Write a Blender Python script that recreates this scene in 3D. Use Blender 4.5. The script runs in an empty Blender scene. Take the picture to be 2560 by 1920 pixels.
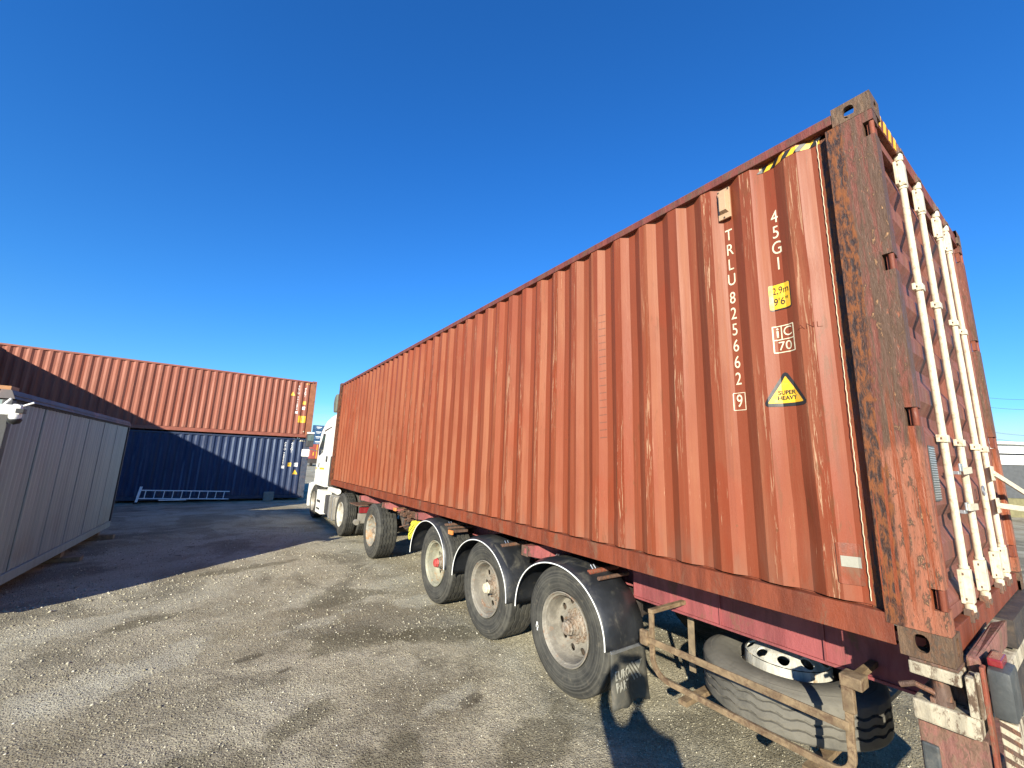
import bpy, bmesh, math, random
import numpy as np
from mathutils import Vector, Matrix
random.seed(7); rng = np.random.default_rng(7)
S = bpy.context.scene
PI = math.pi

# ------------------------------------------------------------------ camera, world, sun, exposure
CAM = Vector((-2.6784, -0.4831, 1.9034))
YAW, PITCH, ROLL, FPX = -0.60844, 0.18750, 0.03356, 1030.09
cy, sy, cp, sp = math.cos(YAW), math.sin(YAW), math.cos(PITCH), math.sin(PITCH)
f = Vector((-sy*cp, cy*cp, sp)); r = Vector((cy, sy, 0)); u = r.cross(f)
r2 = math.cos(ROLL)*r + math.sin(ROLL)*u; u2 = -math.sin(ROLL)*r + math.cos(ROLL)*u
cam = bpy.data.cameras.new('camera'); camo = bpy.data.objects.new('camera', cam)
S.collection.objects.link(camo); S.camera = camo
camo.matrix_world = Matrix(((r2.x, u2.x, -f.x, CAM.x), (r2.y, u2.y, -f.y, CAM.y), (r2.z, u2.z, -f.z, CAM.z), (0, 0, 0, 1)))
cam.sensor_width = 36; cam.lens = 36*FPX/2560; cam.clip_start = 0.03; cam.clip_end = 6000

SUN_T = Vector((0.712, 0.598, -0.367)).normalized()      # direction the sunlight travels
EL = math.asin(-SUN_T.z); AZ = math.atan2(-SUN_T.x, -SUN_T.y)   # sun azimuth from +Y towards +X
W = bpy.data.worlds.new('World'); S.world = W; W.use_nodes = True
wt = W.node_tree; wn = wt.nodes; wl = wt.links
bg = wn['Background']
sky = wn.new('ShaderNodeTexSky'); sky.sky_type = 'NISHITA'; sky.sun_disc = False
sky.sun_elevation = EL; sky.sun_rotation = AZ % (2*PI)
sky.air_density = 1.0; sky.dust_density = 0.0; sky.ozone_density = 3.0; sky.altitude = 0
bg.inputs['Strength'].default_value = 0.064
tc = wn.new('ShaderNodeTexCoord'); mp = wn.new('ShaderNodeMapping'); mp.inputs['Scale'].default_value = (2.2, 2.2, 13)
cn = wn.new('ShaderNodeTexNoise'); cn.inputs['Scale'].default_value = 3.1; cn.inputs['Detail'].default_value = 7; cn.inputs['Roughness'].default_value = .55
cr = wn.new('ShaderNodeValToRGB'); cr.color_ramp.elements[0].position = .44; cr.color_ramp.elements[1].position = .60
sx = wn.new('ShaderNodeSeparateXYZ'); mr = wn.new('ShaderNodeMapRange')
mr.inputs['From Min'].default_value = .05; mr.inputs['From Max'].default_value = .115; mr.inputs['To Min'].default_value = .6; mr.inputs['To Max'].default_value = 0
mm = wn.new('ShaderNodeMath'); mm.operation = 'MULTIPLY'
mix = wn.new('ShaderNodeMix'); mix.data_type = 'RGBA'; mix.inputs[7].default_value = (5.6, 6.3, 7.4, 1)
hs = wn.new('ShaderNodeHueSaturation'); hs.inputs['Saturation'].default_value = 1.12; hs.inputs['Value'].default_value = 1.0
gm = wn.new('ShaderNodeGamma'); gm.inputs['Gamma'].default_value = 1.0
wl.new(tc.outputs['Generated'], mp.inputs[0]); wl.new(mp.outputs[0], cn.inputs['Vector']); wl.new(cn.outputs['Fac'], cr.inputs[0])
wl.new(tc.outputs['Generated'], sx.inputs[0]); wl.new(sx.outputs[2], mr.inputs[0])
wl.new(cr.outputs[0], mm.inputs[0]); wl.new(mr.outputs[0], mm.inputs[1]); wl.new(mm.outputs[0], mix.inputs[0])
wl.new(sky.outputs[0], gm.inputs[0]); wl.new(gm.outputs[0], hs.inputs['Color']); tn = wn.new('ShaderNodeMix'); tn.data_type = 'RGBA'; tn.blend_type = 'MULTIPLY'; tn.inputs[0].default_value = 1; tn.inputs[7].default_value = (.45, 1.12, 1.74, 1)
tr_ = wn.new('ShaderNodeValToRGB'); e_ = tr_.color_ramp.elements
e_[0].position = 0.0; e_[0].color = (.86, 1.04, 1.18, 1); e_[1].position = .62; e_[1].color = (.38, 1.13, 1.86, 1)
for p_, c_ in ((.10, (.62, 1.10, 1.42, 1)), (.30, (.46, 1.13, 1.72, 1))): q_ = e_.new(p_); q_.color = c_
sz_ = wn.new('ShaderNodeSeparateXYZ'); wl.new(tc.outputs['Generated'], sz_.inputs[0]); wl.new(sz_.outputs[2], tr_.inputs[0]); wl.new(tr_.outputs[0], tn.inputs[7])
wl.new(hs.outputs[0], tn.inputs[6]); wl.new(tn.outputs[2], mix.inputs[6]); wl.new(mix.outputs[2], bg.inputs[0])

sl = bpy.data.lights.new('sun', 'SUN'); sl.energy = 5.0; sl.angle = math.radians(0.53); sl.color = (1.0, .93, .765)
so = bpy.data.objects.new('sun', sl); S.collection.objects.link(so); so.rotation_euler = SUN_T.to_track_quat('-Z', 'Y').to_euler(); so.location = (-8, -8, 12)
S.view_settings.view_transform = 'Standard'; S.view_settings.look = 'None'; S.view_settings.gamma = 1
S.view_settings.use_curve_mapping = False; S.view_settings.exposure = 1.06
S.render.engine = 'CYCLES'

# ------------------------------------------------------------------ material helpers
class NT:
    def __init__(s, name):
        s.m = bpy.data.materials.new(name); s.m.use_nodes = True
        s.t = s.m.node_tree; s.b = s.t.nodes['Principled BSDF']
        s.co = s.t.nodes.new('ShaderNodeTexCoord').outputs['Object']
        s.dist = .004
    def nd(s, typ, **kw):
        n = s.t.nodes.new(typ)
        for k, v in kw.items(): setattr(n, k, v)
        return n
    def lk(s, a, b): s.t.links.new(a, b)
    def mapv(s, scale, loc=(0, 0, 0), rot=(0, 0, 0)):
        n = s.nd('ShaderNodeMapping'); n.inputs['Scale'].default_value = scale; n.inputs['Location'].default_value = loc; n.inputs['Rotation'].default_value = rot
        s.lk(s.co, n.inputs[0]); return n.outputs[0]
    def noise(s, scale=5, detail=4, rough=.55, vec=None, dist=0):
        n = s.nd('ShaderNodeTexNoise'); n.inputs['Scale'].default_value = scale; n.inputs['Detail'].default_value = detail
        n.inputs['Roughness'].default_value = rough; n.inputs['Distortion'].default_value = dist
        s.lk(vec if vec is not None else s.co, n.inputs['Vector']); return n.outputs['Fac']
    def voro(s, scale=5, vec=None, feat='F1', out='Distance'):
        n = s.nd('ShaderNodeTexVoronoi'); n.feature = feat; n.inputs['Scale'].default_value = scale
        s.lk(vec if vec is not None else s.co, n.inputs['Vector']); return n.outputs[out]
    def ramp(s, fac, a, b, va=0., vb=1.):
        n = s.nd('ShaderNodeMapRange'); n.interpolation_type = 'SMOOTHSTEP'
        for i, v in zip(('From Min', 'From Max', 'To Min', 'To Max'), (a, b, va, vb)): n.inputs[i].default_value = v
        s.lk(fac, n.inputs[0]); return n.outputs[0]
    def math(s, op, a, b=0., c=0.):
        n = s.nd('ShaderNodeMath'); n.operation = op
        for i, v in enumerate((a, b, c)):
            if isinstance(v, (int, float)): n.inputs[i].default_value = v
            else: s.lk(v, n.inputs[i])
        return n.outputs[0]
    def mixc(s, fac, a, b, mode='MIX'):
        n = s.nd('ShaderNodeMix'); n.data_type = 'RGBA'; n.blend_type = mode
        for i, v in ((0, fac), (6, a), (7, b)):
            if isinstance(v, (int, float)): n.inputs[i].default_value = v
            elif isinstance(v, tuple): n.inputs[i].default_value = (*v, 1) if len(v) == 3 else v
            else: s.lk(v, n.inputs[i])
        return n.outputs[2]
    def sep(s):
        n = s.nd('ShaderNodeSeparateXYZ'); s.lk(s.co, n.inputs[0]); return n.outputs
    def col(s, c): 
        if isinstance(c, tuple): s.b.inputs['Base Color'].default_value = (*c, 1)
        else: s.lk(c, s.b.inputs['Base Color'])
    def rough(s, v):
        if isinstance(v, (int, float)): s.b.inputs['Roughness'].default_value = v
        else: s.lk(v, s.b.inputs['Roughness'])
    def metal(s, v):
        if isinstance(v, (int, float)): s.b.inputs['Metallic'].default_value = v
        else: s.lk(v, s.b.inputs['Metallic'])
    def bump(s, h, dist=.003, strength=1.):
        n = s.nd('ShaderNodeBump'); n.inputs['Distance'].default_value = dist; n.inputs['Strength'].default_value = strength
        s.lk(h, n.inputs['Height'])
        if s.b.inputs['Normal'].is_linked: s.lk(s.b.inputs['Normal'].links[0].from_socket, n.inputs['Normal'])
        s.lk(n.outputs[0], s.b.inputs['Normal'])

def m_plain(name, c, rough=.6, metal=0., var=.18, dirt=None, dirt_amt=.35, scale=6, bump=0.0012):
    n = NT(name)
    v = n.noise(scale, 5, .6)
    c1 = n.mixc(n.ramp(v, .3, .7), tuple(x*(1-var) for x in c), tuple(min(1, x*(1+var)) for x in c))
    if dirt:
        d = n.noise(scale*1.7, 6, .7, dist=.6)
        c1 = n.mixc(n.ramp(d, .55-.25*dirt_amt, .85-.25*dirt_amt), c1, dirt)
    n.col(c1); n.rough(n.ramp(v, .2, .8, max(.05, rough-.1), min(1, rough+.12))); n.metal(metal)
    n.bump(n.noise(scale*9, 4, .6), bump)
    return n.m

def m_container(name, base, fade_lit, pitch, y0, rust=(.16, .05, .018), scr=(.52, .33, .2), wear=1.0, streak=1.0, fade_lit_ph=(.755, .999), fade_lit_amt=1.):
    """painted corrugated steel: long vertical streaks, scratched outer ridges, rust dots"""
    n = NT(name); X, Y, Z = n.sep()
    big = n.noise(.55, 4, .6)
    st = n.noise(1, 5, .6, n.mapv((7, 11, .32)), dist=.4)
    c = n.mixc(n.ramp(big, .3, .7), tuple(x*.92 for x in base), tuple(x*1.07 for x in base))
    c = n.mixc(n.ramp(st, .50, .74, 0, .62*streak), c, fade_lit)
    st2 = n.noise(1, 4, .6, n.mapv((9, 17, .22), (3, 7, 1)))
    c = n.mixc(n.ramp(st2, .54, .74, 0, .6*streak), c, tuple(x*.62 for x in base))
    # fresher, more saturated touch-up paint in patches
    pt = n.noise(1, 2, .4, n.mapv((1.1, 2.0, .8), (5, 2, 8)))
    c = n.mixc(n.ramp(pt, .60, .63, 0, .45*wear), c, (base[0]*1.12, base[1]*.82, base[2]*.62))
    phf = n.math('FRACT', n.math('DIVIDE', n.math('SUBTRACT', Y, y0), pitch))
    fade_lit_fac = n.math('MULTIPLY', n.math('MULTIPLY', n.ramp(phf, fade_lit_ph[0], fade_lit_ph[0]+.01, 0, fade_lit_amt), n.ramp(phf, fade_lit_ph[1]-.004, fade_lit_ph[1], 1, 0)), n.ramp(n.noise(1, 4, .6, n.mapv((2, .9, .6), (2, 9, 4))), .34, .62, .0, .75))  # chalky fade that also paints sunlit brightness onto the sun-facing slopes
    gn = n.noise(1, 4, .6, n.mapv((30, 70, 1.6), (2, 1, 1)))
    c = n.mixc(n.math('MULTIPLY', fade_lit_fac, n.ramp(gn, .3, .7, .55, 1.)), c, fade_lit)
    # every pressed face has weathered a little differently
    kk = n.math('DIVIDE', n.math('SUBTRACT', Y, y0), pitch); sg = n.math('ADD', n.math('GREATER_THAN', phf, .265), n.math('ADD', n.math('GREATER_THAN', phf, .52), n.math('GREATER_THAN', phf, .76)))
    wn_ = n.nd('ShaderNodeTexWhiteNoise'); wn_.noise_dimensions = '1D'; n.lk(n.math('ADD', n.math('MULTIPLY', n.math('FLOOR', kk), 4.13), sg), wn_.inputs['W'])
    vz = n.noise(1, 3, .5, n.mapv((1, 1.5, .5), (6, 6, 6)))
    c = n.mixc(n.math('MULTIPLY', n.ramp(wn_.outputs['Value'], .45, 1., 0, .55), n.ramp(vz, .35, .6)), c, (base[0]*.98, base[1]*.70, base[2]*.5))
    c = n.mixc(n.math('MULTIPLY', n.ramp(wn_.outputs['Value'], .35, .0, 0, .45), n.ramp(vz, .6, .4)), c, tuple(x*.70 for x in base))
    # ridge coordinate: 0..1 over one corrugation, outer flat is 0..0.27
    ph = n.math('FRACT', n.math('DIVIDE', n.math('SUBTRACT', Y, y0), pitch))
    near = n.math('MULTIPLY', n.ramp(ph, .0, .03), n.ramp(ph, .22, .34, 1, 0))
    sc = n.noise(1, 8, .72, n.mapv((20, 60, 2.3)), dist=1.2)
    reg = n.noise(1, 3, .5, n.mapv((.3, 1.3, .5), (1, 4, 2)))
    fac = n.math('MULTIPLY', n.math('MULTIPLY', n.ramp(sc, .55, .60), near), n.ramp(reg, .44, .58))
    c = n.mixc(n.math('MULTIPLY', fac, .85*wear), c, scr)
    rs = n.noise(1, 7, .7, n.mapv((12, 30, 4), (8, 3, 5)), dist=.8)
    rf = n.math('MULTIPLY', n.ramp(rs, .56, .64), n.ramp(reg, .47, .60))
    c = n.mixc(n.math('MULTIPLY', rf, .8*wear), c, rust)
    ct = n.noise(1, 6, .75, n.mapv((40, 110, 2.6), (4, 4, 4)), dist=.3)
    c = n.mixc(n.math('MULTIPLY', n.math('MULTIPLY', n.ramp(ct, .64, .68), n.ramp(n.noise(.9), .44, .6)), .8*wear), c, (.55, .36, .22))
    dots = n.voro(9); c = n.mixc(n.math('MULTIPLY', n.ramp(dots, .05, .09, 1, 0), n.ramp(n.noise(1.3), .5, .65, 0, .8*wear)), c, rust)
    # grime near the bottom edge
    gr = n.math('MULTIPLY', n.ramp(Z, .15, .6, 1, 0), n.ramp(n.noise(1, 5, .6, n.mapv((4, 9, 2.2))), .42, .7))
    c = n.mixc(n.math('MULTIPLY', gr, .5), c, (.20, .10, .065))
    if wear == 1.0:
        rg_ = n.math('MULTIPLY', n.math('MULTIPLY', n.math('GREATER_THAN', Y, 1.975), n.math('LESS_THAN', n.math('ADD', Y, n.math('MULTIPLY', sc, .05)), 2.055)), n.math('MULTIPLY', n.math('GREATER_THAN', Z, 1.0), n.math('LESS_THAN', Z, 2.2)))
        ru = n.ramp(n.math('ABSOLUTE', n.math('SUBTRACT', n.math('FRACT', n.math('DIVIDE', n.math('ADD', Z, n.math('MULTIPLY', Y, .12)), .0655)), .5)), .09, .04)
        c = n.mixc(n.math('MULTIPLY', n.math('MULTIPLY', rg_, ru), .75), c, (.10, .035, .02))
    fine = n.noise(260, 2, .5); c = n.mixc(n.ramp(fine, .3, .7, .0, .12), c, fade_lit)
    n.col(c); n.rough(n.ramp(st, .35, .7, .50, .72)); n.b.inputs['Specular IOR Level'].default_value = .30
    n.bump(n.noise(1, 4, .6, n.mapv((6, 6, 2.5))), .006, .6); n.bump(sc, .0012, .7); n.bump(fine, .0004, .6)
    return n.m

def m_rusty(name, base, rust1, rust2, chip, amt=.5, drips=0., scale=7, brown=.5):
    n = NT(name); X, Y, Z = n.sep()
    v = n.noise(1, 10, .72, n.mapv((scale, scale, scale*.45)), dist=.3)
    v2 = n.noise(1, 9, .74, n.mapv((scale*3.4, scale*3.4, scale*1.5), (2, 5, 1)), dist=.25)
    v3 = n.noise(1, 8, .72, n.mapv((scale*2, scale*2, scale*.22), (7, 1, 3)), dist=.3)
    c = n.mixc(n.ramp(v3, .38, .6), tuple(x*.62 for x in base), base)
    c = n.mixc(n.ramp(v, .62-.25*amt, .66-.22*amt), c, rust1)
    c = n.mixc(n.math('MULTIPLY', n.ramp(v2, .50, .56), n.ramp(v, .50-.2*brown, .62-.2*brown)), c, rust2)
    c = n.mixc(n.ramp(v2, .66, .70, 0, .9), c, chip)
    c = n.mixc(n.ramp(v2, .36, .28, 0, .8), c, (.045, .03, .025))
    if drips:
        d = n.noise(1, 5, .55, n.mapv((9, 34, .8), (1, 2, 4)), dist=.9)
        k = n.math('MULTIPLY', n.ramp(d, .55, .60), n.ramp(Z, .1, 1.3, 1, .0))
        c = n.mixc(n.math('MULTIPLY', k, drips), c, (.42, .085, .012))
        edge = n.math('MULTIPLY', n.ramp(n.math('ADD', Y, n.math('MULTIPLY', v2, .06)), .165, .19), n.ramp(v2, .38, .58, .5, 1))
        c = n.mixc(n.math('MULTIPLY', edge, .92), c, n.mixc(n.ramp(v2, .42, .6), (.04, .018, .01), (.24, .08, .02)))
    n.col(c); n.rough(n.ramp(v2, .35, .65, .45, .85)); n.bump(v, .012, .7); n.bump(v2, .006, .9); n.bump(n.noise(150, 3, .6), .001)
    return n.m

def m_emitless_glass(name, c, rough=.08):
    n = NT(name); n.col(c); n.rough(rough); n.b.inputs['Specular IOR Level'].default_value = .8; return n.m

RED = (.226, .050, .020); FADE_LIT = (.31, .118, .058)
PITCH_C = .2775; Y0_C = .374
M = {}
M['red'] = m_container('red_container_paint', RED, FADE_LIT, PITCH_C, Y0_C)
M['redframe'] = m_rusty('red_frame_paint', (.235, .052, .020), (.17, .05, .026), (.17, .075, .04), (.5, .32, .2), .12, scale=3, brown=.05)
M['toprail'] = m_rusty('top_rail_paint', (.20, .05, .035), (.16, .05, .03), (.12, .055, .035), (.55, .36, .26), .35, scale=5)
def m_post():
    n = NT('rusty_post_paint'); X, Y, Z = n.sep()
    a = n.noise(1, 8, .7, n.mapv((15, 15, .9), (3, 1, 2)), dist=.25)        # long vertical runs
    b = n.noise(1, 9, .75, n.mapv((40, 40, 13), (1, 6, 2)), dist=.35)        # fine scaling and chips
    w = n.noise(1, 4, .55, n.mapv((3, 3, 1.2), (5, 5, 5)))
    low = n.ramp(n.math('ADD', Z, n.math('MULTIPLY', n.math('SUBTRACT', w, .5), .22)), .98, .90)   # sounder paint low down
    c = n.mixc(low, (.175, .052, .032), (.37, .125, .064))
    c = n.mixc(n.math('MULTIPLY', n.ramp(a, .44, .54), n.ramp(low, 0, 1, .9, .3)), c, (.105, .060, .034))
    c = n.mixc(n.math('MULTIPLY', n.ramp(b, .52, .57), n.ramp(w, .30, .6, .4, 1.)), c, (.085, .045, .027))
    c = n.mixc(n.math('MULTIPLY', n.ramp(b, .60, .64), n.ramp(w, .40, .58)), c, (.46, .25, .12))
    c = n.mixc(n.ramp(b, .40, .34, 0, .8), c, (.33, .10, .04))
    yy = n.math('ADD', Y, n.math('ADD', n.math('MULTIPLY', n.math('SUBTRACT', a, .5), .10), n.math('MULTIPLY', n.math('SUBTRACT', b, .5), .05)))
    crust = n.math('MULTIPLY', n.ramp(yy, .135, .150), n.ramp(n.math('ADD', Z, w), .35, .55))
    cc = n.mixc(n.ramp(b, .42, .60), (.030, .013, .008), (.22, .068, .016))
    c = n.mixc(crust, c, cc)
    d = n.noise(1, 4, .5, n.mapv((14, 42, .55), (1, 2, 4)), dist=.35)
    run = n.math('MULTIPLY', n.ramp(d, .53, .555), n.math('MULTIPLY', n.ramp(Z, 1.35, .95), n.ramp(Z, .12, .30)))
    c = n.mixc(n.math('MULTIPLY', run, .85), c, (.26, .050, .010))
    n.col(c); n.rough(n.ramp(b, .35, .65, .42, .85)); n.bump(a, .006, .6); n.bump(b, .006, 1.); n.bump(n.noise(170, 3, .6), .001); return n.m
M['post'] = m_post()
M['oldpost'] = m_rusty('blotchy_post_paint', (.24, .062, .034), (.27, .085, .035), (.075, .042, .026), (.44, .28, .15), .45, drips=1., scale=11, brown=.8)
M['casting'] = m_rusty('corner_casting_steel', (.17, .10, .055), (.14, .07, .035), (.09, .06, .04), (.33, .25, .17), .5, scale=14)
M['door'] = m_rusty('door_paint', (.26, .085, .055), (.22, .065, .04), (.14, .06, .04), (.4, .25, .2), .02, scale=2, brown=0.)
M['bar'] = m_plain('cream_bar_paint', (.55, .49, .36), .45, 0, .10, (.30, .19, .11), .30, 16)
M['gasket'] = m_plain('black_rubber_gasket', (.02, .018, .018), .7)
M['red2'] = m_container('upper_red_paint', (.275, .085, .052), (.42, .18, .125), .2465, .30, wear=.35, streak=.8, fade_lit_ph=(.265, .523))  # pale colour on the sun-side slopes paints in lit stripes
M['redframe2'] = m_plain('upper_red_frame_paint', (.30, .09, .055), .5, 0, .12, (.2, .07, .04), .25, 4)
M['post2'] = m_plain('orange_post_paint', (.33, .125, .06), .55, 0, .15, (.3, .10, .04), .4, 5)
M['blue2'] = m_container('lower_blue_paint', (.010, .024, .078), (.13, .17, .25), .2465, .30, wear=.25, streak=.7, fade_lit_ph=(.265, .523), fade_lit_amt=1.3, rust=(.06, .04, .05), scr=(.3, .3, .33))  # sunlight on the sun-side slopes is painted in as a paler blue
M['blueframe'] = m_plain('blue_frame_paint', (.014, .030, .075), .5, 0, .15, (.08, .07, .09), .3, 4)
M['bluepost'] = m_plain('blue_grey_post_paint', (.06, .075, .11), .55, 0, .2, (.16, .11, .10), .35, 6)
M['yellow'] = m_plain('yellow_sticker', (.74, .42, .02), .5, 0, .10, (.5, .33, .12), .25, 14, .0002)
M['black'] = m_plain('black_print', (.018, .018, .02), .5, 0, .1, None, 0, 9, .0002)
M['cream'] = m_plain('cream_lettering', (.62, .56, .39), .5, 0, .12, (.34, .13, .07), .12, 24, .0002)
M['white'] = m_plain('white_print', (.75, .75, .72), .5, 0, .06, None, 0, 9, .0002)
M['tan'] = m_plain('tan_vent_plastic', (.50, .32, .19), .5, 0, .08)
M['sil'] = m_plain('aluminium', (.62, .64, .66), .35, .85, .08, (.4, .4, .4), .15)
M['chassis'] = m_rusty('chassis_paint', (.36, .10, .10), (.20, .08, .05), (.12, .07, .045), (.4, .3, .22), .25, scale=4, brown=.2)
M['beam'] = m_rusty('pink_beam_paint', (.33, .085, .088), (.27, .08, .075), (.17, .08, .05), (.45, .3, .24), .10, scale=2.5, brown=.02)
M['pinkrust'] = m_rusty('worn_pink_paint', (.30, .13, .10), (.22, .12, .08), (.15, .085, .055), (.46, .33, .23), .55, scale=9)
M['tanrust'] = m_plain('tan_rusty_guard', (.235, .165, .092), .7, 0, .28, (.11, .062, .034), .55, 14, .002)
M['whiterust'] = m_rusty('chipped_white_paint', (.55, .48, .35), (.42, .33, .22), (.12, .075, .045), (.60, .53, .38), .30, scale=5, brown=.5)
M['darksteel'] = m_plain('dark_greasy_steel', (.06, .05, .045), .65, .3, .3, (.14, .10, .07), .4, 9)
M['brownsteel'] = m_rusty('brown_steel', (.17, .10, .07), (.2, .09, .05), (.1, .06, .04), (.3, .22, .16), .5, scale=12)
M['redpipe'] = m_rusty('orange_red_tube', (.30, .075, .04), (.24, .08, .04), (.2, .1, .06), (.5, .3, .2), .3, scale=14)
M['guard'] = m_plain('black_mudguard_plastic', (.022, .024, .028), .40, 0, .25, (.10, .095, .08), .22, 3.5, .0015)
M['flap'] = m_plain('dusty_rubber_flap', (.075, .072, .058), .75, 0, .25, (.15, .13, .095), .4, 5, .002)
M['flaplet'] = m_plain('raised_flap_lettering', (.30, .29, .24), .7, 0, .1)
M['lampgrey'] = m_plain('grey_lamp_housing', (.065, .07, .07), .5, 0, .2, (.16, .15, .13), .3, 8)
M['redlens'] = m_plain('red_lens', (.24, .02, .025), .25, 0, .1, (.3, .1, .08), .2)
M['amber'] = m_plain('amber_lens', (.75, .26, .07), .3, 0, .1, (.5, .3, .18), .2)
M['chock'] = m_plain('yellow_plastic', (.74, .66, .05), .45, 0, .06, (.4, .35, .1), .1)
M['cab'] = m_plain('white_cab_paint', (.80, .79, .73), .3, 0, .02, (.62, .58, .48), .08, 3, .0003)
M['cabgrey'] = m_plain('grey_plastic', (.045, .045, .048), .55)
M['glass'] = m_emitless_glass('dark_glass', (.02, .025, .025))
M['deflector'] = m_plain('olive_grey_deflector', (.13, .14, .11), .5, 0, .12)
M['tank'] = m_plain('dusty_aluminium_tank', (.40, .37, .31), .5, .4, .1, (.28, .24, .18), .4, 5)
M['mirrorglass'] = m_emitless_glass('mirror_glass', (.08, .12, .12), .05)
M['wood'] = m_plain('weathered_wood', (.24, .18, .11), .8, 0, .25, (.12, .1, .07), .3, 14)
M['orangewood'] = m_plain('orange_brown_board', (.38, .17, .06), .6)
M['concrete'] = m_plain('concrete', (.27, .25, .21), .9, 0, .15, (.16, .15, .13), .3, 8, .004)
M['ladder'] = m_plain('pale_aluminium', (.74, .76, .78), .4, 0, .06); M['cabin'] = None
M['fascia'] = m_plain('cabin_fascia_metal', (.10, .085, .085), .6, .0, .15, (.26, .13, .11), .35, 1.6)  # reddish patches paint in a reflection of the red container
M['skin'] = m_plain('skin', (.5, .3, .2), .5); M['cloth'] = m_plain('dark_cloth', (.03, .035, .05), .9)
M['wire'] = m_plain('wire', (.05, .05, .05), .6)

def m_panelgrey():
    n = NT('grey_cabin_sheet'); X, Y, Z = n.sep()
    st = n.noise(1, 4, .6, n.mapv((9, 9, .4)))
    c = n.mixc(n.ramp(st, .35, .7), (.26, .335, .33), (.34, .41, .40))
    bl = n.math('MULTIPLY', n.ramp(n.noise(1, 3, .5, n.mapv((1, .9, 1.3), (4, 3.1, 2))), .52, .57), n.ramp(Z, .35, 1.1, 1, 0))
    c = n.mixc(n.math('MULTIPLY', bl, .35), c, (.26, .25, .19))
    c = n.mixc(n.ramp(n.noise(90, 2), .3, .7, 0, .10), c, (.2, .2, .2))
    n.col(c); n.rough(.5); n.bump(n.noise(1, 3, .5, n.mapv((12, 14, 1.5))), .004, .5); return n.m
M['cabin'] = m_panelgrey()

def m_tyre():
    n = NT('tyre_rubber'); X, Y, Z = n.sep()
    rr = n.math('SQRT', n.math('ADD', n.math('MULTIPLY', Y, Y), n.math('MULTIPLY', Z, Z)))
    v = n.noise(7, 6, .65, dist=.5)
    c = n.mixc(n.ramp(v, .35, .68), (.022, .022, .020), (.060, .058, .048))
    ring = n.noise(1, 2, .5, None)
    rg = n.nd('ShaderNodeTexNoise'); rg.noise_dimensions = '1D'; rg.inputs['Scale'].default_value = 60; rg.inputs['Detail'].default_value = 3
    n.lk(rr, rg.inputs['W'])
    c = n.mixc(n.ramp(rg.outputs['Fac'], .4, .7, 0, .35), c, (.15, .14, .115))
    c = n.mixc(n.ramp(n.noise(22, 5, .7), .55, .75, 0, .5), c, (.19, .165, .12))
    n.col(c); n.rough(.8); n.bump(rg.outputs['Fac'], .004, .6); n.bump(n.noise(60, 4, .6), .0015); return n.m
M['tyre'] = m_tyre()
M['rim'] = m_rusty('dusty_rim_paint', (.27, .245, .20), (.235, .205, .16), (.22, .13, .08), (.60, .55, .47), .30, scale=5, brown=.05)
M['rimcream'] = m_rusty('cream_rim_paint', (.36, .35, .26), (.31, .29, .21), (.32, .2, .1), (.70, .66, .52), .3, scale=4, brown=.05)
M['rimrust'] = m_rusty('rust_edged_rim', (.36, .34, .28), (.34, .23, .13), (.35, .19, .08), (.66, .62, .54), .35, scale=6, brown=.2)
M['rimwhite'] = m_rusty('pale_steel_rim', (.60, .58, .50), (.50, .46, .36), (.30, .2, .1), (.72, .70, .62), .3, scale=5, brown=.1)
M['hub'] = m_rusty('rusty_hub', (.36, .31, .25), (.28, .21, .15), (.16, .10, .06), (.62, .56, .46), .35, scale=16)
M['redhub'] = m_plain('red_hub_cap', (.45, .06, .055), .45, 0, .15, (.3, .1, .07), .3)

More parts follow.
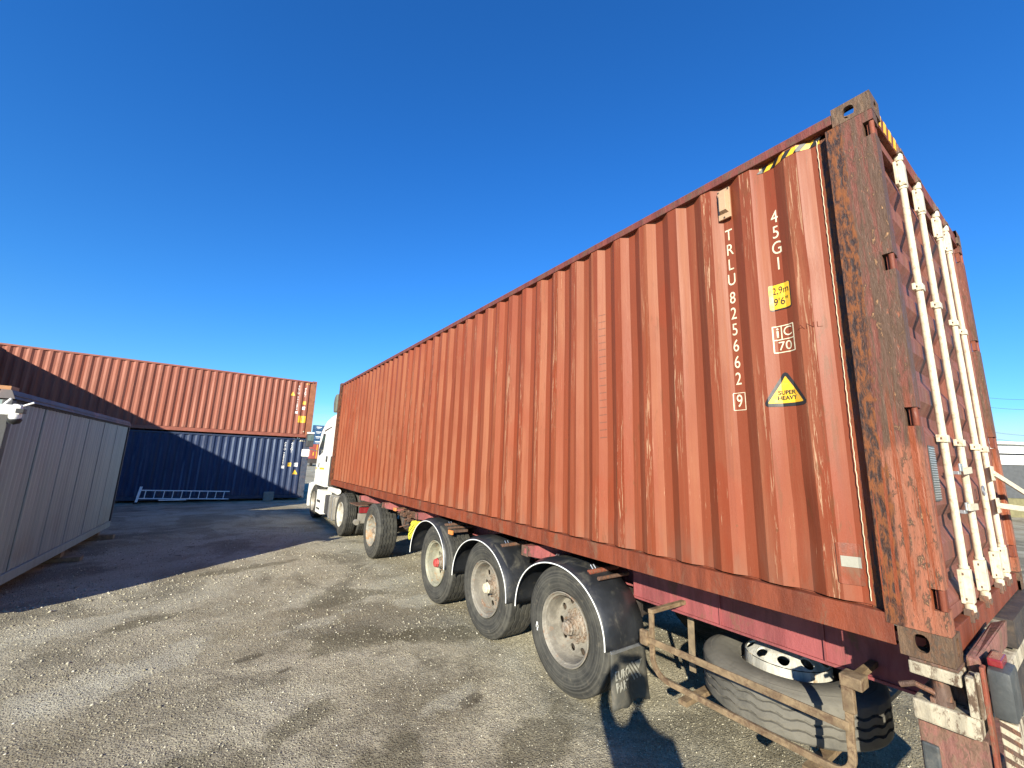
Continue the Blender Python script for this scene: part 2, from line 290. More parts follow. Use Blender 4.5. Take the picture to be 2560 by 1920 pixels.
def m_ground():
    n = NT('gravel_ground'); X, Y, Z = n.sep()
    big = n.noise(.34, 5, .6, dist=.4); mid = n.noise(1.5, 6, .62, dist=.5); fine = n.noise(16, 5, .68); micro = n.noise(75, 4, .7)
    c = n.mixc(n.ramp(mid, .36, .62), (.39, .335, .225), (.60, .53, .375))
    c = n.mixc(n.ramp(big, .44, .60, 0, .8), c, (.68, .63, .47))
    dk = n.noise(.62, 7, .62, n.mapv((1, .8, 1), (3.3, 1.2, 0)), dist=.9)
    c = n.mixc(n.ramp(dk, .48, .61, 0, .68), c, (.125, .105, .066))
    rb = n.noise(.6, 3, .5, n.mapv((1, 1, 1), (9, 4, 0))); c = n.mixc(n.ramp(rb, .52, .68, 0, .4), c, (.33, .26, .15))
    oil = n.noise(1.9, 4, .5, n.mapv((1, 1, 1), (1.7, 5.5, 0)), dist=.3); c = n.mixc(n.ramp(oil, .71, .735, 0, .75), c, (.09, .073, .05))
    c = n.mixc(n.ramp(fine, .3, .72, .30, 0), c, (.12, .105, .07))
    ce = n.nd('ShaderNodeTexVoronoi'); ce.inputs['Scale'].default_value = 62; n.lk(n.co, ce.inputs['Vector'])
    pc = n.math('FRACT', n.math('MULTIPLY', ce.outputs['Color'], 7.13))
    c = n.mixc(n.math('MULTIPLY', n.ramp(ce.outputs['Distance'], .35, .55, 1, 0), n.ramp(pc, .55, 1., 0, .55)), c, (.62, .59, .46))
    c = n.mixc(n.math('MULTIPLY', n.ramp(ce.outputs['Distance'], .45, .6, 1, 0), n.ramp(pc, .0, .22, .4, 0)), c, (.17, .15, .11))
    c = n.mixc(n.ramp(micro, .3, .7, 0, .28), c, (.52, .48, .36))
    nb = n.noise(2.2, 5, .6)
    def blob(c, cx, cy_, rx, ry, rot, colr, amt, soft=.5):
        a, b = n.math('SUBTRACT', X, cx), n.math('SUBTRACT', Y, cy_); k, q_ = math.cos(rot), math.sin(rot)
        u_ = n.math('DIVIDE', n.math('ADD', n.math('MULTIPLY', a, k), n.math('MULTIPLY', b, q_)), rx); v_ = n.math('DIVIDE', n.math('SUBTRACT', n.math('MULTIPLY', b, k), n.math('MULTIPLY', a, q_)), ry)
        d = n.math('ADD', n.math('SQRT', n.math('ADD', n.math('MULTIPLY', u_, u_), n.math('MULTIPLY', v_, v_))), n.math('MULTIPLY', n.math('SUBTRACT', nb, .5), 2.6))
        return n.mixc(n.ramp(d, 1., 1.-soft, 0, amt), c, colr)
    for (cx, cy_, rx, ry, rot) in ((-.95, 5.9, .8, .42, .2), (-1.15, 4.35, .75, .36, -.3), (-.45, 4.1, .6, .3, -.5), (-2.1, 8.1, .9, .25, .3), (-.55, 2.1, .55, .25, .4), (-1.9, 3.15, .4, .16, .5), (-2.6, 2.9, .6, .3, .2), (-1.55, 2.35, .5, .22, .7), (-3.1, 6.0, .5, .16, .5)): c = blob(c, cx, cy_, rx, ry, rot, (.15, .13, .078), .62)
    for (cx, cy_, rx, ry, rot) in ((-3.6, 6.25, .8, .3, .6), (-2.9, 4.75, .9, .28, .7), (-1.4, 5.1, .5, .2, .3), (-.1, 5.2, .5, .3, 0), (-.9, 2.85, .35, .15, .3), (-3.4, 4.6, .5, .25, .4)): c = blob(c, cx, cy_, rx, ry, rot, (.64, .60, .46), .5)
    for (cx, cy_, rx, ry, rot) in ((-2.2, 4.43, .13, .06, .3), (-1.95, 4.0, .16, .05, .6), (-.71, 2.76, .14, .08, .3)): c = blob(c, cx, cy_, rx, ry, rot, (.095, .078, .05), .65, .45)
    n.col(c); n.rough(.95); n.b.inputs['Specular IOR Level'].default_value = .2
    n.bump(fine, .032, .9); n.bump(n.noise(38, 5, .7), .012, .9); n.bump(n.ramp(ce.outputs['Distance'], .1, .6, 1, 0), .014, .9); n.bump(micro, .010, 1.)
    return n.m
M['ground'] = m_ground()
def m_stone():
    n = NT('gravel_stone'); g = n.nd('ShaderNodeNewGeometry')
    rnd = g.outputs['Random Per Island']
    c = n.mixc(n.ramp(rnd, 0, .75), (.27, .24, .16), (.50, .46, .34)); c = n.mixc(n.ramp(rnd, .90, 1.), c, (.78, .73, .60))
    n.col(c); n.rough(.9); n.bump(n.noise(120, 3), .002); return n.m
M['stone'] = m_stone()

# ------------------------------------------------------------------ mesh helpers
class MB:
    def __init__(s): s.v = []; s.f = []
    def add(s, vs, fs):
        k = len(s.v); s.v += [tuple(a) for a in vs]; s.f += [tuple(i+k for i in q) for q in fs]; return s
    def box(s, a, b, rot=None, piv=None):
        x0, y0, z0 = a; x1, y1, z1 = b
        vs = [Vector(t) for t in ((x0,y0,z0),(x1,y0,z0),(x1,y1,z0),(x0,y1,z0),(x0,y0,z1),(x1,y0,z1),(x1,y1,z1),(x0,y1,z1))]
        if rot is not None:
            c = Vector(piv) if piv else (Vector(a)+Vector(b))/2
            vs = [rot @ (p-c)+c for p in vs]
        return s.add(vs, ((0,3,2,1),(4,5,6,7),(0,1,5,4),(1,2,6,5),(2,3,7,6),(3,0,4,7)))
    def hexa(s, p): return s.add(p, ((0,3,2,1),(4,5,6,7),(0,1,5,4),(1,2,6,5),(2,3,7,6),(3,0,4,7)))
    def tube(s, pts, rad, n=10, cap=True):
        pts = [Vector(p) for p in pts]; R = rad if isinstance(rad, (list, tuple)) else [rad]*len(pts); rings = []
        ref = None
        for i, p in enumerate(pts):
            d = (pts[min(i+1, len(pts)-1)]-pts[max(i-1, 0)]).normalized()
            if ref is None: ref = Vector((0, 0, 1)) if abs(d.z) < .9 else Vector((1, 0, 0))
            a = d.cross(ref).normalized(); b = a.cross(d).normalized(); ref = b
            rings.append([p+R[i]*(math.cos(2*PI*k/n)*a+math.sin(2*PI*k/n)*b) for k in range(n)])
        vs = [q for ring in rings for q in ring]; fs = []
        for i in range(len(pts)-1):
            for k in range(n): fs.append((i*n+k, i*n+(k+1) % n, (i+1)*n+(k+1) % n, (i+1)*n+k))
        if cap: fs += [tuple(range(n))[::-1], tuple((len(pts)-1)*n+k for k in range(n))]
        return s.add(vs, fs)
    def sweep(s, pts, w, h, up=(1, 0, 0), cap=True):
        """flat bar: cross-section w (along 'up') x h"""
        pts = [Vector(p) for p in pts]; up = Vector(up); vs = []
        for i, p in enumerate(pts):
            d = (pts[min(i+1, len(pts)-1)]-pts[max(i-1, 0)]).normalized(); b = d.cross(up).normalized()
            vs += [p-up*w/2-b*h/2, p+up*w/2-b*h/2, p+up*w/2+b*h/2, p-up*w/2+b*h/2]
        fs = []
        for i in range(len(pts)-1):
            for k in range(4): fs.append((i*4+k, i*4+(k+1) % 4, i*4+4+(k+1) % 4, i*4+4+k))
        if cap: fs += [(3,2,1,0), tuple((len(pts)-1)*4+k for k in range(4))]
        return s.add(vs, fs)
    def lathe(s, prof, n=48, axis='X', c=(0, 0, 0), close=False):
        """prof: (axial, radius); axis X or Z"""
        vs = []; m = len(prof)
        for k in range(n):
            a = 2*PI*k/n; ca, sa = math.cos(a), math.sin(a)
            for (x, rr) in prof:
                vs.append((c[0]+x, c[1]+rr*ca, c[2]+rr*sa) if axis == 'X' else (c[0]+rr*ca, c[1]+rr*sa, c[2]+x))
        fs = []
        for k in range(n):
            k2 = (k+1) % n
            for i in range(m-1): fs.append((k*m+i, k2*m+i, k2*m+i+1, k*m+i+1))
            if close: fs.append((k*m+m-1, k2*m+m-1, k2*m, k*m))
        return s.add(vs, fs)
    def disc(s, c, rad, axis='X', n=24):
        vs = [(c[0], c[1]+rad*math.cos(2*PI*k/n), c[2]+rad*math.sin(2*PI*k/n)) if axis == 'X' else (c[0]+rad*math.cos(2*PI*k/n), c[1]+rad*math.sin(2*PI*k/n), c[2]) for k in range(n)]
        return s.add(vs, [tuple(range(n))])
    def prism(s, poly, axis, a, b):
        """poly in the two other axes, extruded a..b along axis"""
        def P(q, t): return {'X': (t, q[0], q[1]), 'Y': (q[0], t, q[1]), 'Z': (q[0], q[1], t)}[axis]
        n = len(poly); vs = [P(q, a) for q in poly]+[P(q, b) for q in poly]
        return s.add(vs, [tuple(range(n))[::-1], tuple(range(n, 2*n))]+[(i, (i+1) % n, n+(i+1) % n, n+i) for i in range(n)])
    def holed(s, o, U, V, N, w, h, cu, cv, hw, hh, depth, n=20, p=2.6):
        """rectangle o + u*U + v*V (w x h) with a rounded hole and an inward rim of given depth (N points outwards)"""
        o, U, V, N = map(Vector, (o, U, V, N))
        ang = sorted([2*PI*k/n for k in range(n)]+[math.atan2(b-cv, a-cu) % (2*PI) for a in (0, w) for b in (0, h)])
        outer, inner = [], []
        for a in ang:
            c, sn = math.cos(a), math.sin(a)
            t = min([((w-cu)/c if c > 0 else -cu/c) if abs(c) > 1e-9 else 1e9, ((h-cv)/sn if sn > 0 else -cv/sn) if abs(sn) > 1e-9 else 1e9])
            outer.append(o+U*(cu+t*c)+V*(cv+t*sn))
            k = (abs(c/hw)**p+abs(sn/hh)**p)**(-1/p); inner.append(o+U*(cu+k*c)+V*(cv+k*sn))
        m = len(ang); back = [q-N*depth for q in inner]
        fs = [(i, (i+1) % m, m+(i+1) % m, m+i) for i in range(m)]+[(m+i, m+(i+1) % m, 2*m+(i+1) % m, 2*m+i) for i in range(m)]
        return s.add(outer+inner+back, fs)
    def build(s, name, mat, parent=None, smooth=None, bevel=0, fixn=True):
        me = bpy.data.meshes.new(name); me.from_pydata(s.v, [], s.f); me.materials.append(mat)
        if bevel or fixn:
            bm = bmesh.new(); bm.from_mesh(me); bmesh.ops.remove_doubles(bm, verts=bm.verts, dist=1e-5)
            if bevel:
                es = [e for e in bm.edges if len(e.link_faces) == 2 and e.calc_face_angle(0) > .5]
                bmesh.ops.bevel(bm, geom=es, offset=bevel, segments=2, profile=.6, affect='EDGES', clamp_overlap=True)
            bmesh.ops.recalc_face_normals(bm, faces=bm.faces); bm.to_mesh(me); bm.free()
        if smooth is not None:
            me.shade_smooth()
            if smooth < 3: me.set_sharp_from_angle(angle=smooth)
        return link(name, me, parent)
def link(name, me, parent=None):
    o = bpy.data.objects.new(name, me); S.collection.objects.link(o)
    if parent: o.parent = parent
    return o
def tag(o, label, cat=None, group=None, kind=None):
    if label: o['label'] = label
    if cat: o['category'] = cat
    if group: o['group'] = group
    if kind: o['kind'] = kind
    return o
def thing(name, label, cat, loc=(0, 0, 0), rz=0., group=None):
    o = bpy.data.objects.new(name, None); S.collection.objects.link(o); o.location = loc; o.rotation_euler = (0, 0, rz); o.empty_display_size = .3
    return tag(o, label, cat, group)
def copy_tree(o, parent=None, top=True):
    c = o.copy(); S.collection.objects.link(c); c.parent = parent
    for ch in list(o.children): copy_tree(ch, c, False)
    return c
def text_mesh(body, size, sx=1., offset=0.):
    cu = bpy.data.curves.new('t', 'FONT'); cu.body = body; cu.size = size; cu.align_x = 'CENTER'; cu.align_y = 'CENTER'; cu.offset = offset
    o = bpy.data.objects.new('t', cu); S.collection.objects.link(o)
    dg = bpy.context.evaluated_depsgraph_get(); dg.update()
    me = bpy.data.meshes.new_from_object(o.evaluated_get(dg)); bpy.data.objects.remove(o)
    for v in me.vertices: v.co.x *= sx
    return me
def rotm(axis, deg): return Matrix.Rotation(math.radians(deg), 3, axis)

# ------------------------------------------------------------------ setting: ground
def vnoise(x, y, s, seed):
    g = np.random.default_rng(seed).random((256, 256)); X = x/s; Y = y/s
    xi = np.floor(X).astype(int); yi = np.floor(Y).astype(int); fx = X-xi; fy = Y-yi
    fx = fx*fx*(3-2*fx); fy = fy*fy*(3-2*fy); xi &= 255; yi &= 255; x1 = (xi+1) & 255; y1 = (yi+1) & 255
    return (g[xi, yi]*(1-fx)*(1-fy)+g[x1, yi]*fx*(1-fy)+g[xi, y1]*(1-fx)*fy+g[x1, y1]*fx*fy)-.5
def gheight(x, y, fine=True):
    d = np.hypot(x-CAM.x, y-CAM.y)
    h = .020*vnoise(x, y, 1.3, 1)+.012*vnoise(x+9, y, .45, 2)
    h += np.clip(1.4-d/9, 0, 1)*(.009*vnoise(x, y, .13, 3)+.007*vnoise(x, y, .055, 4))
    h += .06*vnoise(x, y, 7.5, 6)*np.clip((d-4)/12, 0, 1)
    return h*np.clip((900-d)/500, 0, 1)-.004
NR, NA = 640, 620
rad = .25*np.exp(np.linspace(0, math.log(3500/.25), NR)); ang = np.linspace(0, 2*PI, NA, endpoint=False)
rr, aa = np.meshgrid(rad, ang, indexing='ij'); gx = (CAM.x+rr*np.cos(aa)).ravel(); gy = (CAM.y+rr*np.sin(aa)).ravel()
co = np.stack([gx, gy, gheight(gx, gy)], 1)
i, j = np.meshgrid(np.arange(NR-1), np.arange(NA), indexing='ij'); j2 = (j+1) % NA
q = np.stack([i*NA+j, (i+1)*NA+j, (i+1)*NA+j2, i*NA+j2], -1).reshape(-1, 4)
def fast_mesh(name, co, loops, n):
    me = bpy.data.meshes.new(name); me.vertices.add(len(co)); me.vertices.foreach_set('co', co.astype(np.float32).ravel())
    nf = len(loops)//n; me.loops.add(len(loops)); me.loops.foreach_set('vertex_index', loops.astype(np.int32)); me.polygons.add(nf)
    me.polygons.foreach_set('loop_start', np.arange(nf, dtype=np.int32)*n); me.update(calc_edges=True); me.validate(); return me
me = fast_mesh('ground', co, q.ravel(), 4); me.materials.append(M['ground']); me.shade_smooth()
g0 = link('ground', me); g0['kind'] = 'structure'
mb = MB(); mb.disc((CAM.x, CAM.y, gheight(np.array([CAM.x]), np.array([CAM.y]))[0]-.004), .3, 'Z', 24); o = mb.build('ground', M['ground'], fixn=False); o['kind'] = 'structure'

# gravel stones scattered on the yard
def stones(n, r0, r1, smin, smax, seed, pw):
    g = np.random.default_rng(seed)
    d = r0*np.exp(g.random(n)*math.log(r1/r0)); a = math.atan2(f.y, f.x)+(g.random(n)-.5)*math.radians(132)
    x = CAM.x+d*np.cos(a); y = CAM.y+d*np.sin(a)
    keep = vnoise(x, y, .7, 33)+g.random(n)*.9 > .28; x, y, d = x[keep], y[keep], d[keep]; n = len(x)
    s = smin*(smax/smin)**(g.random(n)**pw)*np.clip(d/4.5, .7, 1.8)
    base = np.array([(1, 0, 0), (-.5, .87, 0), (-.5, -.87, 0), (0, 0, .8), (.2, .1, -.6)])
    F = np.array([(0, 1, 3), (1, 2, 3), (2, 0, 3), (1, 0, 4), (2, 1, 4), (0, 2, 4)])
    V = base[None]*(.6+.7*g.random((n, 5, 1)))*s[:, None, None]*(1, 1, .75)
    t = g.random(n)*2*PI; c, sn = np.cos(t)[:, None], np.sin(t)[:, None]
    V = np.stack([V[..., 0]*c-V[..., 1]*sn, V[..., 0]*sn+V[..., 1]*c, V[..., 2]], -1)
    V += np.stack([x, y, gheight(x, y)+s*.12], -1)[:, None, :]
    return V.reshape(-1, 3), (F[None]+np.arange(n)[:, None, None]*5).reshape(-1)
A = [stones(110000, 1.3, 13, .003, .012, 5, 1.4), stones(3200, 1.5, 17, .008, .022, 6, 2.8)]
off = 0; vs, ls = [], []
for v, l in A: vs.append(v); ls.append(l+off); off += len(v)
me = fast_mesh('gravel', np.concatenate(vs), np.concatenate(ls), 3); me.materials.append(M['stone'])
tag(link('gravel', me), 'loose pale gravel stones scattered over the dusty yard ground', 'gravel', kind='stuff')

# ------------------------------------------------------------------ shipping containers
T_OUT, T_S, T_IN = .0735, .0715, .0655       # outer flat, falling slope, inner flat (the rest is the rising slope)
def corr(y, pitch, y0, depth=.036):
    k = pitch/.2775; t = (y-y0) % pitch
    a, b, c = T_OUT*k, (T_OUT+T_S)*k, (T_OUT+T_S+T_IN)*k
    if t < a: return 0.
    if t < b: return depth*(t-a)/(b-a)
    if t < c: return depth
    return depth*(1-(t-c)/(pitch-c))
def folds(ya, yb, pitch, y0):
    k = pitch/.2775; out = set([round(ya, 5), round(yb, 5)])
    n0 = int((ya-y0)/pitch)-2
    for n in range(n0, n0+int((yb-ya)/pitch)+5):
        for t in (0, T_OUT*k, (T_OUT+T_S)*k, (T_OUT+T_S+T_IN)*k):
            y = y0+n*pitch+t
            if ya < y < yb: out.add(round(y, 5))
    return sorted(out)
DENTS = []
def dent(y, z):
    d = 0.
    for (cy_, cz_, sy_, sz_, a) in DENTS:
        t = ((y-cy_)/sy_)**2+((z-cz_)/sz_)**2
        if t < 9: d += a*math.exp(-t)
    return d
def side_sheet(ya, yb, z0, z1, pitch, y0, xo, nz, dents=False, sub=1):
    ys = folds(ya, yb, pitch, y0)
    if sub > 1:
        yy = []
        for a, b in zip(ys, ys[1:]): yy += [a+(b-a)*k/sub for k in range(sub)]
        ys = yy+[ys[-1]]
    mb = MB(); vs = []; fs = []
    for zi in range(nz+1):
        z = z0+(z1-z0)*zi/nz
        for y in ys: vs.append((xo+corr(y, pitch, y0)+(dent(y, z) if dents else 0), y, z))
    m = len(ys)
    for zi in range(nz):
        for k in range(m-1): fs.append((zi*m+k, zi*m+k+1, (zi+1)*m+k+1, (zi+1)*m+k))
    mb.add(vs, fs); return mb
def casting(mb, cx, cy, cz, dx, dy, dz):
    """ISO corner casting: corner point c, extends in the sign directions dx,dy,dz; three outer holed faces"""
    w, l, h = .162, .178, .118; c = Vector((cx, cy, cz)); X, Y, Z = Vector((dx, 0, 0)), Vector((0, dy, 0)), Vector((0, 0, dz))
    mb.holed(c, Y, Z, -X, l, h, .100, .066, .0265, .038, .028)
    mb.holed(c, X, Z, -Y, w, h, .088, .066, .0265, .038, .028)
    mb.holed(c, X, Y, -Z, w, l, .088, .098, .032, .058, .022)
    # inner returns (partly open, as cast)
    p = [c+X*w, c+X*w+Y*l, c+X*w+Y*l+Z*h, c+X*w+Z*h]; mb.add([c+X*w+Z*(h*.55), c+X*w+Y*l+Z*(h*.55), p[2], p[3]], [(0, 1, 2, 3)])
    mb.add([c+Y*l, p[1], p[2], c+Y*l+Z*h], [(0, 1, 2, 3)])
    mb.add([c+Z*h, p[3], p[2], c+Y*l+Z*h], [(0, 1, 2, 3)])
def make_container(root, L, H, mats, pitch, y0, detail=True, nsheet=11, front='plain', doors=True):
    P, FR, RAIL, POST, CAST, DOOR = mats
    Wd = 2.438; xo = .012; pa, pb = .262, L-.262
    zt = H-.086; z0 = .172
    # left side wall sheets (each welded sheet is a part), right side mirrored
    k = max(1, round((pb-pa)/pitch/nsheet)); edges = [pa]
    y = y0+.034
    while y+k*pitch < pb-.4: y += k*pitch; edges.append(y)
    edges.append(pb)
    for a, b in zip(edges, edges[1:]):
        o = side_sheet(a, b, z0, zt, pitch, y0, xo, 34 if detail else 2, detail, 2 if detail else 1).build('wall_sheet', P, root, smooth=.25 if detail else None, fixn=False)
    if detail:
        for e in edges[1:-1]:
            mb = MB(); mb.box((xo-.0045, e-.005, z0+.004), (xo+.001, e+.003, zt-.002)); mb.build('weld_seam', P, root)
    mb = side_sheet(pa, pb, z0, zt, pitch, y0, 0, 1); mb.v = [(Wd-xo-x, y_, z_) for x, y_, z_ in mb.v]; mb.build('wall_sheet', P, root, fixn=False)
    for sx_ in (0, 1):
        def bx(mb, x0, x1, ya, yb, za, zb):
            if sx_: x0, x1 = Wd-x1, Wd-x0
            mb.box((x0, ya, za), (x1, yb, zb))
        mb = MB(); bx(mb, .004, .066, .179, L-.179, H-.088, H-.026); mb.build('top_rail', RAIL, root, bevel=.006)
        mb = MB(); bx(mb, .003, .010, .190, L-.190, .029, .160); bx(mb, .011, .07, .190, L-.190, .149, .160); bx(mb, .011, .06, .190, L-.190, .029, .036)
        bx(mb, .056, .062, .20, L-.2, .161, .176); mb.build('bottom_rail', FR, root, bevel=.002)
        # rear corner post with hinge notches; slots at four hinge heights
        for end in (0, 1):
            mb = MB(); zs = [.1195]
            hz = [.264, 1.078, 1.876, 2.668] if H > 2.8 else [.30, .98, 1.66, 2.36]
            if end: hz = []
            for c in hz: zs += [c-.045, c+.045]
            zs.append(H-.1195)
            def by(ya, yb): return (ya, yb) if not end else (L-yb, L-ya)
            for n_, (za, zb) in enumerate(zip(zs, zs[1:])):
                notch = n_ % 2 == 1
                if n_ == 0: ya, yb = by(.046, .216); bx(mb, .001, .075, ya, yb, .1195, H-.1195)
                if not notch:
                    ya, yb = by(.0012, .0462); bx(mb, .001, .075, ya, yb, za, zb)
                    ya, yb = by(.004, .052); bx(mb, .0752, .105, ya, yb, za, zb)
            ya, yb = by(.2162, .2725); bx(mb, .052, .085, ya, yb, .12, H-.12)
            o = mb.build('corner_post', POST, root)
            for c in hz:
                mb = MB(); mb.tube([((Wd-.020 if sx_ else .020), .014, c-.0435), ((Wd-.020 if sx_ else .020), .014, c+.0435)], .0125, 12)
                bx(mb, .022, .11, .012, .034, c-.040, c+.040); mb.build('hinge', FR, root, smooth=.6)
            for top in (0, 1):
                mb = MB(); casting(mb, Wd if sx_ else 0, L if end else 0, H if top else 0, -1 if sx_ else 1, -1 if end else 1, -1 if top else 1)
                mb.build('corner_casting', CAST, root)
    # roof, floor, front wall
    mb = MB(); n = int((L-.3)/.21); vs = []; fs = []
    for i_ in range(n*4+1):
        y = .12+(L-.24)*i_/(n*4); zz = H-.045+(.018 if i_ % 4 in (1, 2) else 0)
        vs += [(.0665, y, zz), (Wd-.0665, y, zz)]
    fs = [(2*i_, 2*i_+1, 2*i_+3, 2*i_+2) for i_ in range(n*4)]; mb.add(vs, fs); mb.build('roof', RAIL, root, fixn=False)
    mb = MB(); mb.box((.071, .18, .10), (Wd-.071, L-.18, .148))
    for i_ in range(int(L/.6)): mb.box((.063, .5+i_*.6, .035), (Wd-.063, .55+i_*.6, .0995))
    mb.build('floor', M['darksteel'], root)
    mb = MB(); mb.box((.08, L-.10, .12), (Wd-.08, L-.06, H-.12)); mb.box((.17, L-.09, H-.11), (Wd-.17, L-.02, H-.03)); mb.box((.17, L-.09, .02), (Wd-.17, L-.02, .12)); mb.build('front_wall', P, root)
    # door header and sill
    mb = MB(); mb.box((.1055, .012, H-.135), (Wd-.1055, .10, H-.03)); mb.build('door_header', FR, root, bevel=.003)
    mb = MB(); mb.box((.165, .015, .005), (Wd-.165, .12, .118)); mb.build('door_sill', FR, root, bevel=.003)
    if not doors:
        mb = MB(); mb.box((.11, .04, .125), (Wd-.11, .07, H-.14)); mb.build('door', DOOR, root); return
    zb_, zt_ = .135, H-.15; leaves = ((.112, 1.212), (1.226, Wd-.112))
    bars = ((.560, 1.00), (1.53, 1.845))
    for li, (xa, xb) in enumerate(leaves):
        mb = MB(); vs = []; fs = []; per = .267; m_ = int((zt_-zb_)/per); zs = [zb_+.05]
        for i_ in range(m_):
            for t in (.04, .105, .16, .225): zs.append(zb_+.03+i_*per+t)
        zs = sorted(z for z in zs if z < zt_-.05)+[zt_-.05]
        def dy(z):
            t = ((z-zb_-.03) % per); return .042 if (t < .0401 or t > .2249) else (.078 if .1049 < t < .1601 else .042)
        for z in zs: vs += [(xa+.05, dy(z), z), (xb-.05, dy(z), z)]
        fs = [(2*i_, 2*i_+1, 2*i_+3, 2*i_+2) for i_ in range(len(zs)-1)]
        mb.add(vs, fs); door = mb.build('door', DOOR, root, fixn=False)
        mb = MB(); mb.box((xa, .036, zb_), (xa+.052, .085, zt_)); mb.box((xb-.052, .036, zb_), (xb, .085, zt_)); mb.box((xa+.0525, .0365, zb_), (xb-.0525, .085, zb_+.055)); mb.box((xa+.0525, .0365, zt_-.055), (xb-.0525, .085, zt_)); mb.build('door_edge_frame', DOOR, door, bevel=.003)
        mb = MB()
        mb.box((xa-.0063, .046, zb_-.010), (xa-.0005, .062, zt_+.01)); mb.box((xb+.0005, .040, zb_-.01), (xb+.0065, .060, zt_+.01)); mb.box((xa, .046, zb_-.012), (xb, .062, zb_-.001)); mb.box((xa, .046, zt_+.001), (xb, .062, zt_+.012)); mb.build('gasket', M['gasket'], door)
        if li == 0 and detail:
            mb = MB()
            mb.box((.275, .030, .68), (.40, .0355, .955)); 
            pl = mb.build('data_plate', M['lampgrey'], door)
            mb = MB()
            for i_ in range(22): mb.box((.278, .0285, .688+i_*.012), (.397, .0302, .6945+i_*.012))
            mb.build('plate_line', M['sil'], door)
        for bi, bxc in enumerate(bars[li]):
            yb_ = .016; mb = MB()
            mb.tube([(bxc, yb_, .13), (bxc, yb_, H-.10)], .0172, 16)
            mb.tube([(bxc, yb_, .135), (bxc, yb_, .165)], .023, 12); mb.tube([(bxc, yb_, H-.17), (bxc, yb_, H-.13)], .023, 12)
            mb.tube([(bxc, yb_, .338), (bxc, yb_, .352)], .022, 12); mb.tube([(bxc, yb_, H-.362), (bxc, yb_, H-.348)], .022, 12)
            mb.build('locking_bar', M['bar'], door, smooth=.6)
            for (za, zb2, big) in ((.175, .335, 1), (.985, 1.025, 0), (1.865, 1.905, 0), (H-.345, H-.19, 1)):
                mb = MB(); hw = .052 if big else .048
                mb.box((bxc-hw-.008, .020, za), (bxc-.0255, .0352, zb2)); mb.hexa([(bxc-.025, -.006, za), (bxc+.034, -.006, za), (bxc+.036, .035, za), (bxc-.025, .035, za), (bxc-.025, -.006, zb2), (bxc+.034, -.006, zb2), (bxc+.036, .035, zb2), (bxc-.025, .035, zb2)])
                br_ = mb.build('bar_bracket', M['bar'], door, bevel=.0035)
                mb = MB()
                for zz in ((za+.02, zb2-.02) if big else ((za+zb2)/2,)): mb = MB(); mb.tube([(bxc-hw+.008, .0195, zz), (bxc-hw+.008, .014, zz)], .0065, 8); mb.build('bracket_bolt', M['brownsteel'], door)
            for zz, sgn in ((.118, -1), (H-.105, 1)):
                mb = MB(); mb.box((bxc-.018, -.006, zz-.012), (bxc+.045, .034, zz+.012)); mb.box((bxc-.045, .0, zz-.03), (bxc-.03, .036, zz+.03)); mb.box((bxc+.05, .0, zz-.03), (bxc+.064, .036, zz+.03)); mb.build('cam_keeper', M['brownsteel'], door, bevel=.003)
    # handles swung out from the bars, and hasps
    d2 = [c for c in root.children if c.name.startswith('door') and not c.name.startswith('door_')]
    if detail:
        dl, dr = d2[0], d2[-1]
        for (hx, hz_, ex, ey, ez, dd) in ((1.845, .835, 2.40, -.125, .665, dr), (1.845, .615, 2.33, -.15, .575, dr), (1.0, .845, .80, -.012, .835, dl), (1.0, .635, .72, -.018, .64, dl)):
            mb = MB(); a = Vector((hx, -.012, hz_)); b = Vector((ex, ey, ez)); w = a.lerp(b, .12)
            mb.sweep([a, w, b], .010, .036, up=(0, 1, 0)); mb.build('handle', M['bar'], dd)
            if dd is dr: mb = MB(); mb.box((hx-.06, -.010, hz_-.05), (hx+.055, -.002, hz_+.05)); mb.tube([(hx, -.002, hz_), (hx, -.018, hz_)], .012, 12); mb.build('handle_plate', M['bar'], dd, bevel=.003)
            else: mb = MB(); mb.box((hx-.30, -.002, hz_-.03), (hx-.23, .036, hz_-.012)); mb.box((hx-.30, -.012, hz_-.012), (hx-.23, -.004, hz_+.03)); mb.build('handle_latch', M['sil'], dd, bevel=.002)
        mb = MB()
        for z_ in (.72,): mb.tube([(1.40+.03*math.cos(t*PI/6), .0, z_+.03*math.sin(t*PI/6)) for t in range(13)], .005, 6)
        mb.build('latch_ring', M['sil'], dr, smooth=1)

# --- markings that follow the corrugation of the side wall
def conform(me, yc, zc, pitch, y0, xo, lift, name, mat, parent, flat_x=None):
    bm = bmesh.new(); bm.from_mesh(me)
    for v in bm.verts: v.co = Vector((0, yc-v.co.x, zc+v.co.y))
    ys = [v.co.y for v in bm.verts]
    for y in folds(min(ys)-.01, max(ys)+.01, pitch, y0)[1:-1]:
        bmesh.ops.bisect_plane(bm, geom=bm.verts[:]+bm.edges[:]+bm.faces[:], plane_co=(0, y, 0), plane_no=(0, 1, 0))
    for v in bm.verts: v.co.x = xo+corr(v.co.y, pitch, y0)-lift+dent(v.co.y, v.co.z) if flat_x is None else flat_x
    # give the print a little thickness so that it is not a single sheet
    r_ = bmesh.ops.extrude_face_region(bm, geom=bm.faces[:])
    for e in r_['geom']:
        if isinstance(e, bmesh.types.BMVert): e.co.x -= .0008
    bmesh.ops.recalc_face_normals(bm, faces=bm.faces)
    m2 = bpy.data.meshes.new(name); bm.to_mesh(m2); bm.free(); m2.materials.clear(); m2.materials.append(mat)
    return link(name, m2, parent)
def poly_mesh(pts):
    me = bpy.data.meshes.new('p'); me.from_pydata([(x, y, 0) for x, y in pts], [], [tuple(range(len(pts)))]); return me
